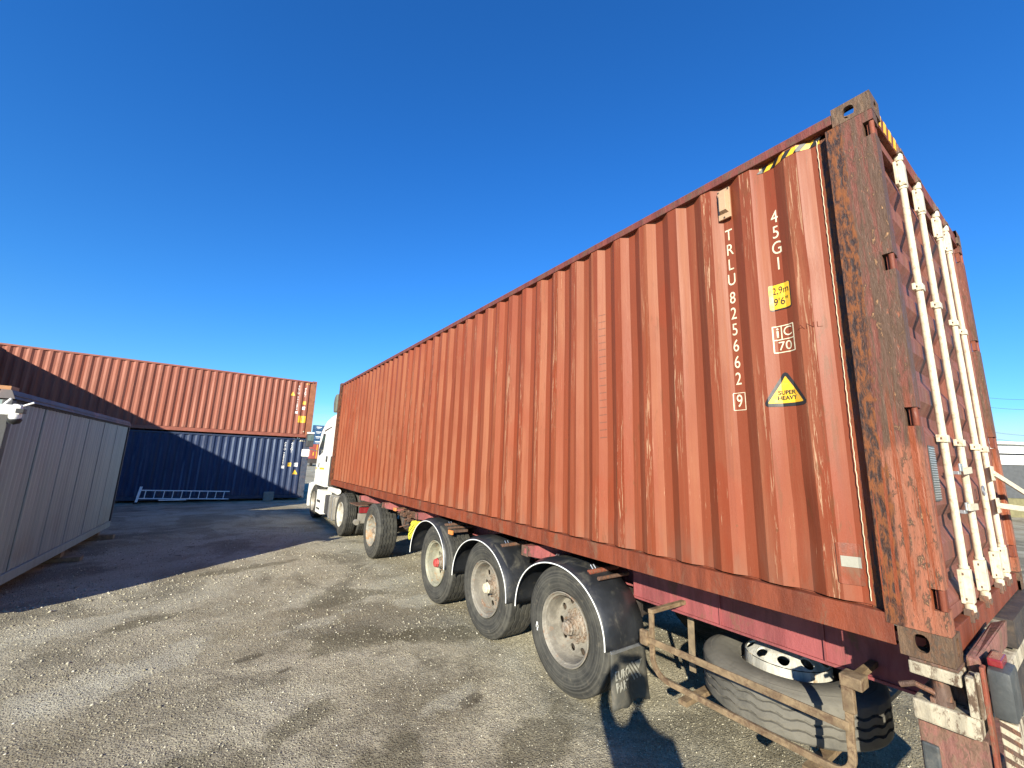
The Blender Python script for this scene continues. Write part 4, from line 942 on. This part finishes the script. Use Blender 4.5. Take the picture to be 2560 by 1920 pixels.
for v in me.vertices: v.co = Vector((v.co.x, flap_y(v.co.x, v.co.y)-.0125, v.co.y))
me.materials.append(M['flaplet']); o = link('flap_emblem', me, fl); s3 = o.modifiers.new('s', 'SOLIDIFY'); s3.thickness = .003

# side guard frame round the spare wheel
def arc(c, r0, a0, a1, n=7): return [(c[0]+r0*math.cos(a0+(a1-a0)*k/n), c[1]+r0*math.sin(a0+(a1-a0)*k/n)) for k in range(n+1)]
XG = .02
path = [(1.545, .87), (1.545, .63)]+arc((1.42, .60), .125, 0, -PI/2)+[(1.0, .472), (.55, .472)]+arc((.50, .56), .088, -PI/2, -PI)+[(.412, .65), (.40, .87)]
mb = MB(); mb.sweep([(XG, y, z) for y, z in path], .022, .034, up=(1, 0, 0)); mb.build('guard_frame', M['tanrust'], TR, bevel=.004)
mb = MB(); mb.sweep([(XG-.022, 1.60, .697), (XG-.022, .405, .697)], .012, .042, up=(1, 0, 0)); mb.build('guard_rail', M['tanrust'], TR, bevel=.003)
mb = MB(); mb.box((XG-.04, 1.56, .655), (XG-.008, 1.625, .755)); mb.build('guard_rail_end', M['tanrust'], TR, bevel=.012)
for y in (1.545, .40):
    mb = MB(); mb.box((XG-.015, y-.018, .872), (.43, y+.018, .900)); mb.build('guard_bracket', M['tanrust'], TR, bevel=.003)
mb = MB(); mb.box((-.012, .335, .875), (.09, .425, .93)); mb.box((-.005, .375, .76), (.030, .425, .8745)); mb.build('guard_bracket', M['tanrust'], TR, bevel=.006)
mb = MB(); mb.sweep([(.55, 1.575, .80), (.55, 1.575, .36)], .05, .01, up=(0, 1, 0)); mb.build('carrier_strap', M['wood'], TR)
mb = MB(); mb.box((.12, 1.36, .325), (2.1, 1.42, .355)); mb.box((.12, .62, .325), (2.1, .68, .355)); mb.build('spare_carrier', M['tanrust'], TR)
# spare wheel lying flat
SW = thing('spare_wheel', 'worn spare wheel lying flat in the cradle behind the side guard', 'spare wheel', (.725, .972, .362))
def flatten(me):
    for v in me.vertices: x, y, z = v.co; v.co = Vector((y, z, .27-x))
    return me
tmz = flatten(mesh_of(tyre_mesh('tyre', .525, .27, grooves=3), 'tyre', M['tyredust'], .55)); link('tyre', tmz, SW)
mb = MB(); mb.lathe([(.20, .287), (.17, .262), (.24, .255), (.295, .2505)], 64, 'Z')
hp = []
# domed disc with hand holes
for s_ in range(10):
    a0 = 2*PI*s_/10; a1 = 2*PI*(s_+1)/10; N_ = 16; am = (a0+a1)/2; outer = []; inner = []; bk = []
    def H_(rv): return .375-.075*max(0, (rv-.13)/.12)**1.6 if rv > .13 else .375
    for k in range(N_):
        t = 2*PI*k/N_; c, s2 = math.cos(t), math.sin(t); kk = min(1/max(abs(c), 1e-6), 1/max(abs(s2), 1e-6)); au = am+(a1-a0)/2*kk*c; rv = .1975+.0525*kk*s2
        outer.append((rv*math.cos(au), rv*math.sin(au), H_(rv)))
        hy, hz_ = .212+.031*s2, .036*c; P = (hy*math.cos(am)-hz_*math.sin(am), hy*math.sin(am)+hz_*math.cos(am)); inner.append((*P, H_(hy))); bk.append((*P, H_(hy)-.012))
    mb.add(outer+inner+bk, [(i_, (i_+1) % N_, N_+(i_+1) % N_, N_+i_) for i_ in range(N_)]+[(N_+i_, N_+(i_+1) % N_, 2*N_+(i_+1) % N_, 2*N_+i_) for i_ in range(N_)])
mb.lathe([(.3745, .1452), (.376, .135), (.378, .085), (.366, .083)], 40, 'Z')
mb.build('rim', M['rimwhite'], SW, smooth=.6, fixn=False)
mb = MB(); mb.disc((0, 0, .12), .28, 'Z', 32); mb.build('dark_inner_face', M['darksteel'], SW)

# rear bolster and end frame
mb = MB(); mb.box((.0, -.008, 1.034), (2.438, .155, 1.086)); mb.build('bolster_flange', M['whiterust'], TR, bevel=.006)
mb = MB(); mb.box((.002, -.004, 1.0875), (.16, .150, 1.100)); mb.build('bolster_pad', M['brownsteel'], TR, bevel=.003)
mb = MB(); mb.box((.0, -.045, .852), (2.438, .158, .934)); mb.build('bolster_flange', M['whiterust'], TR, bevel=.010)
mb = MB(); mb.box((.10, .0, .935), (2.33, .11, 1.033)); mb.build('bolster_web', M['brownsteel'], TR, bevel=.004)
mb = MB(); mb.tube([(.045, .065, .935), (.045, .065, .99), (.045, .065, 1.033)], [.036, .030, .026], 16); mb.box((.015, .03, .9345), (.08, .10, .955)); mb.tube([(.03, .075, .97), (.03, .15, .985), (.03, .20, .96)], .012, 8); mb.build('twist_lock', M['brownsteel'], TR, smooth=.6)
mb = MB(); mb.box((.0, -.046, .935), (.10, -.020, 1.085)); mb.box((.025, -.058, .93), (.06, -.0465, 1.10)); mb.build('bolster_edge', M['whiterust'], TR, bevel=.004)
mb = MB(); mb.box((.03, -.055, .38), (.045, .155, .851)); mb.box((.046, -.05, .38), (.9, .14, .70)); mb.build('end_plate', M['pinkrust'], TR, bevel=.006)
mb = MB(); mb.box((.065, -.070, .40), (.12, -.0562, 1.12)); mb.build('end_strip', M['redpipe'], TR, bevel=.004)
mb = MB(); mb.hexa([(.13, -.055, 1.05), (.80, -.062, 1.05), (.80, -.008, 1.05), (.13, -.008, 1.05), (.13, -.050, 1.128), (.80, -.075, 1.185), (.80, -.012, 1.150), (.13, -.010, 1.135)]); mb.build('rear_sill', M['pinkrust'], TR, bevel=.012)
mb = MB(); mb.box((.30, -.085, 1.06), (.37, -.0635, 1.13)); mb.build('sill_lug', M['brownsteel'], TR, bevel=.006)
mb = MB(); mb.box((1.20, -.05, .95), (2.40, .10, 1.10)); mb.box((.95, .0, .55), (2.3, .12, .93)); mb.build('rear_cross_beam', M['darksteel'], TR)
mb = MB(); mb.box((.09, -.142, .93), (.27, -.072, 1.118)); o = mb.build('rubber_buffer', M['lampgrey'], TR, bevel=.016, smooth=.8)
mb = MB(); mb.box((.13, -.118, 1.1185), (.26, -.074, 1.150)); mb.build('rear_lamp', M['redlens'], TR, bevel=.006)
mb = MB(); mb.box((.10, -.138, .66), (.24, -.085, .925)); bd = mb.build('marker_board', M['whiterust'], TR, bevel=.004)
for k in range(5):
    mb = MB(); y0_, y1_ = -.1405, -.087; z = .72+k*.042; mb.prism([(y0_, z), (y1_, z+.018), (y1_, z+.036), (y0_, z+.018)], 'X', .098, .0995); mb.build('marker_stripe', M['brownsteel'], bd)
mb = MB(); mb.box((.012, .093, .62), (.029, .148, .765)); mb.build('marker_lamp', M['lampgrey'], TR, bevel=.008)
# hoses, valves and odd fittings ahead of the first axle
g = random.Random(4)
for k in range(18):
    y0_ = 6.0+g.uniform(0, .9); x0_ = .12+g.uniform(0, .3); pts = [(x0_, y0_, 1.0)]
    for q_ in range(4): pts.append((x0_+g.uniform(-.08, .12), y0_+g.uniform(-.22, .22), .98-q_*.08-g.uniform(0, .05)))
    mb = MB(); mb.tube(pts, g.choice((.007, .010, .013)), 7); mb.build('air_hose', M[g.choice(('gasket', 'brownsteel', 'darksteel'))], TR, smooth=1)
for (y, z, s_) in ((6.62, .95, .03), (6.42, .90, .035), (6.30, .97, .028), (6.5, .99, .025), (6.75, .98, .03)):
    mb = MB(); mb.box((.08, y-s_, z-s_*.8), (.24, y+s_, z+s_*.8), rotm('X', 25)); mb.tube([(.07, y, z), (.03, y, z)], s_*.5, 10); mb.build('air_valve', M['brownsteel'], TR, bevel=.006)
mb = MB(); mb.lathe([(-.12, .001), (-.118, .07), (.11, .075), (.115, .001)], 20, 'X', (.35, 5.72, .93)); mb.build('brake_chamber', M['redhub'], TR, smooth=.7)
mb = MB(); mb.tube([(.45, 6.2, .72), (.45, 7.2, .72)], .14, 20); mb.build('air_tank', M['darksteel'], TR, smooth=.8)
for y in (9.6,): mb = MB(); mb.box((.55, 9.0, 1.0), (1.9, 11.9, 1.085)); mb.build('gooseneck', M['chassis'], TR)

# yellow wheel chock hanging in front of the first mudguard
WK = thing('wheel_chock', 'bright yellow wheel chock hanging below the trailer before the front mudguard', 'wheel chock', (.05, 6.17, .775)); WK.rotation_euler = (math.radians(-38), 0, 0)
mb = MB(); mb.prism([(-.20, -.10), (.14, -.10), (.16, -.04), (.05, .07), (-.16, .05)], 'X', 0, .14); mb.build('body', M['chock'], WK, bevel=.012)
for dz_ in (-.055, .0): mb = MB(); mb.box((-.0035, -.17, dz_-.007), (-.0002, .10, dz_+.007)); mb.build('groove', M['black'], WK)
mb = MB(); mb.box((.03, -.05, .07), (.11, .03, .13)); mb.build('handle', M['chock'], WK, bevel=.01)

# ------------------------------------------------------------------ tractor unit
TK = thing('tractor_truck', 'white tractor unit coupled in front of the red container', 'truck', (0, 0, 0))
WX = 2.46
def cab_side(y, z):
    """inset of the cab skin towards the front and the roof"""
    yf_ = 14.95 if z < 1.5 else 14.95-(z-1.5)*.28
    t = max(0, (y-(yf_-.75))/.75); ins = .20*t**2.2
    if z > 2.55: ins += (z-2.55)*.18+.12*max(0, (z-2.9)/.3)**2
    return ins, yf_
ys_ = [12.62, 12.8, 13.1, 13.5, 13.9, 14.2, 14.4, 14.6, 14.75, 14.87, 14.95]; zs_ = [1.02, 1.3, 1.6, 1.9, 2.2, 2.5, 2.65, 2.82, 2.98, 3.12, 3.24]
vs = []; fs = []
for z in zs_:
    row = []
    for y in ys_:
        fr = (y-12.62)/2.33; _, yf_ = cab_side(12.7, z); 
        if z > 2.65: yf_ -= (z-2.65)**1.35*1.5
        yy = 12.62+fr*(yf_-12.62); t = fr; ins = .17*max(0, (t-.62)/.38)**2.0+(max(0, z-2.55)*.16+.10*max(0, (z-2.9)/.25)**2)
        row.append((-.02+ins, yy, z))
    vs += row+[(WX-.02-(p[0]+.0), p[1], p[2]) for p in row[::-1]]
m = len(ys_)*2
for i_ in range(len(zs_)-1):
    for j_ in range(m): fs.append((i_*m+j_, i_*m+(j_+1) % m, (i_+1)*m+(j_+1) % m, (i_+1)*m+j_))
fs.append(tuple(range(m))[::-1]); fs.append(tuple((len(zs_)-1)*m+j_ for j_ in range(m)))
mb = MB(); mb.add(vs, fs); CABO = mb.build('cab', M['cab'], TK, smooth=.6)
def on_cab(y, z, off=.004):
    fr = (y-12.62)/2.33; ins = .17*max(0, (fr-.62)/.38)**2+(max(0, z-2.55)*.16+.10*max(0, (z-2.9)/.25)**2); return -.02+ins-off
def cab_patch(name, pts, mat, parent, off=.004, th=.004):
    p0 = [(on_cab(y, z, off), y, z) for y, z in pts]; p1 = [(x+th, y, z) for x, y, z in p0]; n = len(pts)
    mb = MB(); mb.add(p0+p1, [tuple(range(n)), tuple(range(n, 2*n))[::-1]]+[(i_, (i_+1) % n, n+(i_+1) % n, n+i_) for i_ in range(n)]); return mb.build(name, mat, parent)
cab_patch('side_window', [(13.30, 2.52), (13.62, 2.56), (14.02, 2.10), (14.0, 1.97), (13.86, 1.93), (13.42, 2.05)], M['glass'], CABO)
cab_patch('window_seal', [(13.26, 2.56), (13.66, 2.60), (14.08, 2.10), (14.04, 1.93), (13.86, 1.90), (13.38, 2.02)], M['cabgrey'], CABO, .002, .003)
cab_patch('roof_strip', [(12.66, 2.74), (12.66, 2.78), (13.55, 2.70), (13.55, 2.64)], M['cabgrey'], CABO)
cab_patch('orange_stripe', [(12.95, 1.50), (12.95, 1.56), (14.25, 1.54), (14.25, 1.48)], M['yellow'], CABO)
cab_patch('door_gap', [(12.98, 2.66), (12.995, 2.66), (13.12, 1.05), (13.10, 1.05)], M['black'], CABO, .003)
cab_patch('door_handle', [(13.72, 1.56), (13.76, 1.56), (13.76, 1.68), (13.72, 1.68)], M['black'], CABO, .02, .018)
cab_patch('air_intake', [(12.64, 1.74), (12.80, 1.74), (12.80, 1.90), (12.64, 1.90)], M['cabgrey'], CABO, .02, .02)
for k in range(3): cab_patch('corner_slot', [(14.50, 1.33-k*.07), (14.60, 1.33-k*.07), (14.60, 1.36-k*.07), (14.50, 1.36-k*.07)], M['black'], CABO, .006)
mb = MB(); mb.box((.05, 12.50, 1.05), (2.35, 12.615, 1.9)); mb.build('cab_rear_equipment', M['cabgrey'], TK)
mb = MB(); mb.prism([(14.58, 1.05), (14.98, 1.0), (15.05, .55), (15.0, .28), (14.80, .28), (14.72, .62), (14.60, .80)], 'X', -.035, .12); mb.prism([(14.75, 1.02), (14.98, 1.0), (15.05, .55), (15.0, .28), (14.85, .28)], 'X', .121, 2.42); mb.build('bumper', M['cab'], TK, bevel=.02)
mb = MB(); mb.box((.10, 15.051, .60), (2.36, 15.06, .85)); mb.build('grille', M['cabgrey'], TK)
cab_mb = MB(); cab_mb.prism([(.15, 2.02), (2.31, 2.02), (2.2, 2.7), (.26, 2.7)], 'Y', 14.72, 14.80); cab_mb.build('windscreen', M['glass'], TK)
mb = MB(); mb.prism([(13.42, .98), (13.62, .70), (13.62, .98)], 'X', -.02, .2); mb.build('wheel_arch', M['cabgrey'], TK)
mb = MB(); mb.box((-.028, 12.80, .24), (.25, 13.55, .90)); st = mb.build('step_box', M['cab'], TK, bevel=.02)
mb = MB(); mb.box((-.034, 12.95, .55), (-.029, 13.4, .62)); mb.box((-.034, 12.95, .35), (-.029, 13.4, .40)); mb.build('step_slot', M['cabgrey'], st)
mb = MB(); mb.box((.0, 11.28, .25), (.5, 12.05, .86)); tk = mb.build('fuel_tank', M['tank'], TK, bevel=.07, smooth=.9)
for y in (11.45, 11.85): mb = MB(); mb.box((-.008, y, .24), (.51, y+.05, .87)); mb.build('tank_strap', M['sil'], tk)
mb = MB(); mb.box((.05, 12.10, .28), (.5, 12.75, .80)); mb.build('battery_box', M['cabgrey'], TK, bevel=.03)
mb = MB(); mb.tube([(.12, 11.55, .965), (.12, 12.5, .965)], .075, 16); mb.build('air_tank', M['cab'], TK, smooth=.9)
mb = MB(); mb.prism([(12.36, 3.18), (12.36, 3.72), (12.52, 3.72), (12.66, 3.62), (12.70, 3.42), (12.60, 3.18)], 'X', -.02, 2.42); mb.build('roof_deflector', M['deflector'], TK, bevel=.04)
mb = MB(); mb.box((.10, 13.48, 2.86), (.14, 13.75, 2.93)); mb.build('sun_visor', M['black'], TK)
for sgn, xm in ((0, -.23), (1, 2.65)):
    mb = MB(); mb.box((xm-.11, 14.55, 2.18), (xm+.11, 14.70, 2.60)); mi = mb.build('mirror', M['cabgrey'], TK, bevel=.03)
    mb = MB(); mb.box((xm-.09, 14.535, 2.38), (xm+.09, 14.549, 2.57)); mb.build('mirror_glass', M['mirrorglass'], mi)
    mb = MB(); mb.box((xm-.10, 14.54, 2.605), (xm+.10, 14.72, 2.66)); mb.build('mirror_cover', M['cab'], mi, bevel=.01)
    mb = MB(); mb.box((xm-.20, 14.55, 1.86), (xm+.02, 14.70, 2.10)); mb.build('mirror_cover', M['cab'], mi, bevel=.03)
    mb = MB(); mb.sweep([(xm, 14.60, 2.12), (xm+(.25 if not sgn else -.25), 14.5, 2.05)], .03, .03, up=(0, 0, 1)); mb.build('mirror_arm', M['cabgrey'], mi)
mb = MB(); mb.box((.62, 8.9, .72), (.72, 14.6, .95)); mb.box((1.72, 8.9, .72), (1.82, 14.6, .95)); mb.box((.62, 8.82, .74), (1.82, 8.898, .93)); mb.build('chassis_frame', M['darksteel'], TK)
for y, dual, rm in ((14.12, False, M['tank']), (10.58, True, M['rimwhite'])):
    w = make_wheel(TK, (-.01, y, .503), rm, M['hub'], tm=TM2, Wt=.285, depth=.12 if not dual else .19, proj=.03 if not dual else .07, nuts=False)
    w = make_wheel(TK, (2.45, y, .503), rm, M['hub'], flip=True, tm=TM2, Wt=.285, depth=.12, nuts=False)
    if dual:
        for x in (.31, 1.84): t = link('tyre', TM2, TK); t.location = (x, y, .503)
        mb = MB(); mb.tube([(.3, y, .5), (2.1, y, .5)], .08, 14); mb.lathe([(-.2, .001), (-.19, .17), (.19, .17), (.2, .001)], 20, 'X', (1.22, y, .5)); mb.build('drive_axle', M['darksteel'], TK, smooth=.8)
mb = MB(); mb.box((.08, 9.20, .68), (.55, 9.30, .80)); mb.build('tail_lamp', M['redlens'], TK, bevel=.01)
mb = MB(); mb.box((.06, 9.22, .46), (.60, 9.31, .67)); mb.tube([(.03, 9.3, .49), (.03, 9.2, .49)], .06, 16); mb.build('tail_bracket', M['tank'], TK, bevel=.004)
mb = MB(); mb.box((.02, 9.25, .83), (.62, 9.9, .85)); mb.build('mudwing_stay', M['brownsteel'], TK)
mb = MB(); mb.prism([(8.6, 1.02), (10.6, 1.02), (10.4, 1.08), (8.9, 1.08)], 'X', .75, 1.7); mb.build('fifth_wheel', M['darksteel'], TK)

# ------------------------------------------------------------------ far away
def far_box(name, label, cat, loc, size, mat, group=None, ribs=0, rz=0.):
    t = thing(name, label, cat, loc, rz, group); w, d, h = size; mb = MB(); n = max(2, ribs); vs = []
    for k in range(n*2+1):
        x = w*k/(n*2); y = .0 if k % 4 in (0, 1) else .05; vs += [(x, y, 0.1), (x, y, h-.1)]
    mb.add(vs, [(2*k, 2*k+2, 2*k+3, 2*k+1) for k in range(n*2)]); mb.box((.02, .06, 0), (w-.02, d, h)); mb.build('wall', mat[0], t, fixn=False)
    mb = MB(); mb.box((-.03, -.03, 0), (.12, .10, h)); mb.box((w-.12, -.03, 0), (w+.03, .10, h)); mb.box((.121, -.03, 0), (w-.121, .1, .12)); mb.box((.121, -.03, h-.12), (w-.121, .1, h)); mb.build('frame', mat[1], t); return t
FB = (m_plain('far_blue_paint', (.035, .10, .21), .6), m_plain('far_blue_frame', (.02, .05, .12), .6))
FR_ = (m_plain('far_red_paint', (.34, .07, .05), .6), m_plain('far_red_frame', (.22, .05, .04), .6))
dirv = lambda px, py: (f+r2*((px-1280)/FPX)-u2*((py-960)/FPX))
def at_dist(px, D):
    d = dirv(px, 1140); k = D/math.hypot(d.x, d.y); return CAM.x+d.x*k, CAM.y+d.y*k
x0_, y0_ = at_dist(778, 250)
words = ('bottom', 'second', 'third', 'fourth', 'fifth', 'sixth', 'top')
for row in range(7):
    for col in range(3):
        lab = f'distant {"blue" if row > 2 else "red"} container, {words[row]} tier of the {("left", "middle", "right")[col]} column beyond the cab'
        tt = far_box('shipping_container', lab, 'shipping container', (x0_+col*6.15-.6, y0_, row*2.62), (6.0, 2.4, 2.55), FB if row > 2 else FR_, 'distant stacked containers', 8)
        if row > 2:
            mb = MB(); mb.box((1.6, -.06, 1.35), (4.2, -.03, 1.75)); mb.box((1.9, -.06, .75), (3.6, -.03, .95)); mb.build('white_lettering', M['white'], tt)
xr, yr = at_dist(776, 84)
tt = thing('parked_truck', 'distant red container truck seen between the blue container and the cab', 'truck', (xr, yr, 0))
mb = MB(); mb.box((0, 0, 1.35), (2.44, 12, 3.95)); mb.build('container', FR_[0], tt)
mb = MB(); mb.box((.9, -.03, 1.4), (1.0, -.001, 3.9)); mb.box((.35, -.03, 1.9), (.5, -.001, 2.5)); mb.build('door_bar', M['yellow'], tt)
mb = MB(); mb.box((.1, -.02, .5), (2.3, 11.5, 1.3)); mb.build('chassis', M['darksteel'], tt)
for x in (.2, 1.9):
    mb = MB(); mb.tube([(x, .8, .5), (x+.35, .8, .5)], .5, 18); mb.build('wheel', M['gasket'], tt)
# low building at the right, seen past the doors
bx_, by_ = at_dist(2552, 34)
BL = thing('office_building', 'low building with white upper storey and dark grey wall beyond the trailer', 'building', (bx_, by_, 0), -YAW*0-math.radians(40))
BX0, BX1 = -6, 22
mb = MB(); mb.box((BX0, 0, .95), (BX1, 8, 2.62)); mb.build('wall', m_plain('dark_grey_wall', (.085, .09, .095), .8), BL)
mb = MB(); mb.box((BX0, -.04, 2.63), (BX1, 8.04, 3.65)); mb.build('upper_wall', M['white'], BL)
for k in range(14):
    xx = BX0+.6+k*2.0; mb = MB(); mb.box((xx, -.07, 2.75), (xx+.35 if k % 3 else xx+1.2, -.045, 3.10)); mb.build('window', M['black'], BL)
mb = MB(); mb.box((BX0, -.08, 3.12), (BX1, -.042, 3.2)); mb.build('gutter', M['black'], BL)
mb = MB(); mb.box((BX0, -.02, 0), (BX1, .3, .94)); mb.build('plinth', m_plain('ochre_plinth', (.20, .18, .09), .9), BL)
mb = MB(); mb.box((BX0-.3, -.3, 3.66), (BX1+.3, 8.3, 3.78)); mb.build('roof', M['white'], BL)
# overhead cables at the right
for z, ct in ((12.6, 'topmost'), (11.4, 'second highest'), (8.3, 'third highest'), (7.5, 'lowest')):
    pts = []
    for k in range(17):
        t = k/16; a = Vector(at_dist(2480, 78)); b = Vector(at_dist(2900, 78)); p = a.lerp(b, t); pts.append((p.x, p.y, z-1.5+4*.8*(t-.5)**2))
    o = MB().tube(pts, .018, 6).build('overhead_cable', M['wire'], None)
    tag(o, f'{ct} of the four thin overhead cables crossing the sky beyond the trailer', 'cable', 'overhead cables')

# ------------------------------------------------------------------ the photographer (casts the shadow by the mudflap)
def skin_body(name, verts, edges, radii, mat, parent=None, sub=1):
    me = bpy.data.meshes.new(name); me.from_pydata(verts, edges, []); me.materials.append(mat); o = link(name, me, parent)
    md = o.modifiers.new('skin', 'SKIN'); me.skin_vertices.new() if not me.skin_vertices else None
    for i_, rr_ in enumerate(radii): me.skin_vertices[0].data[i_].radius = rr_ if isinstance(rr_, tuple) else (rr_, rr_)
    me.skin_vertices[0].data[0].use_root = True; ss = o.modifiers.new('sub', 'SUBSURF'); ss.levels = sub; ss.render_levels = sub; return o
c = CAM; pr = Vector((SUN_T.y, -SUN_T.x, 0)).normalized()      # sideways, seen along the sun: right
fw = Vector((SUN_T.x, SUN_T.y, 0)).normalized()
hx = Vector((c.x, c.y, 0))+pr*.085-fw*.16                         # head axis on the ground plan
def P(side, fwd, z): q_ = hx+pr*side+fw*fwd; return (q_.x, q_.y, z)
ph = Vector((c.x, c.y, c.z))
V = [P(0, -.03, .98), P(0, -.02, 1.20), P(0, -.02, 1.42), P(0, 0, 1.50), P(0, .02, 1.60),       # pelvis..neck
     P(-.19, 0, 1.43), P(-.27, .10, 1.56), tuple(ph-fw*.10-pr*.15+Vector((0, 0, -.17))), tuple(ph-fw*.07-pr*.05+Vector((0, 0, -.035))),  # left arm to the phone
     P(.20, 0, 1.43), P(.25, .0, 1.18), P(.22, .10, .95),                                              # right arm
     P(-.11, -.03, .92), P(-.12, .02, .50), P(-.12, -.02, .10), P(-.13, .14, .05),
     P(.11, -.03, .92), P(.12, .02, .50), P(.12, -.02, .10), P(.13, .14, .05)]
E = [(0, 1), (1, 2), (2, 3), (3, 4), (2, 5), (5, 6), (6, 7), (7, 8), (2, 9), (9, 10), (10, 11), (0, 12), (12, 13), (13, 14), (14, 15), (0, 16), (16, 17), (17, 18), (18, 19)]
R_ = [.14, .13, .14, .075, .055, .065, .048, .040, .032, .065, .055, .04, .095, .07, .05, .045, .095, .07, .05, .045]
body = skin_body('person', V, E, R_, M['cloth'])
tag(body, 'photographer in dark clothes holding up a phone, standing before the spare wheel', 'person')
mb = MB(); hc = P(0, .03, 1.72); mb.lathe([(-.125, .001), (-.115, .045), (-.07, .068), (0, .078), (.06, .078), (.10, .055), (.12, .001)], 20, 'Z', hc); mb.build('head', M['skin'], body, smooth=1)
mb = MB(); hc2 = P(0, .01, 1.735); mb.lathe([(-.02, .080), (.04, .085), (.09, .07), (.118, .03), (.122, .001)], 20, 'Z', hc2); mb.build('hair', M['black'], body, smooth=1)
for k in range(4):
    a = ph-fw*.06-pr*(.055-.0*k)+Vector((0, 0, -.03+.018*k)); mb = MB(); mb.tube([a-fw*.02, a+pr*.02-fw*.0, a+pr*.045-fw*.0], .007, 6); mb.build('finger', M['skin'], body, smooth=1)
PHN = bpy.data.objects.new('phone', None)
mb = MB(); mb.box((-.075, -.0375, .010), (.075, .0375, .019)); o = mb.build('smartphone', M['black'], None, bevel=.004); o.matrix_world = camo.matrix_world @ Matrix.Translation((.045, -.02, .004))
tag(o, 'dark smartphone held up landscape in the photographer raised hand', 'phone')
bpy.data.objects.remove(PHN)

# base colours scaled down so shadows come out darker at this exposure
for m_ in bpy.data.materials:
    if not m_.use_nodes or m_.name.startswith(('white_cab', 'cream_bar', 'white_print', 'cream_lett', 'yellow', 'pale_alum')): continue
    t_ = m_.node_tree; b_ = t_.nodes.get('Principled BSDF')
    if b_ is None: continue
    i_ = b_.inputs['Base Color']; k_ = .84
    if i_.is_linked:
        src = i_.links[0].from_socket; x_ = t_.nodes.new('ShaderNodeMix'); x_.data_type = 'RGBA'; x_.blend_type = 'MULTIPLY'; x_.inputs[0].default_value = 1; x_.inputs[7].default_value = (k_, k_, k_, 1)
        t_.links.new(src, x_.inputs[6]); t_.links.new(x_.outputs[2], i_)
    else: c_ = i_.default_value; i_.default_value = (c_[0]*k_, c_[1]*k_, c_[2]*k_, 1)
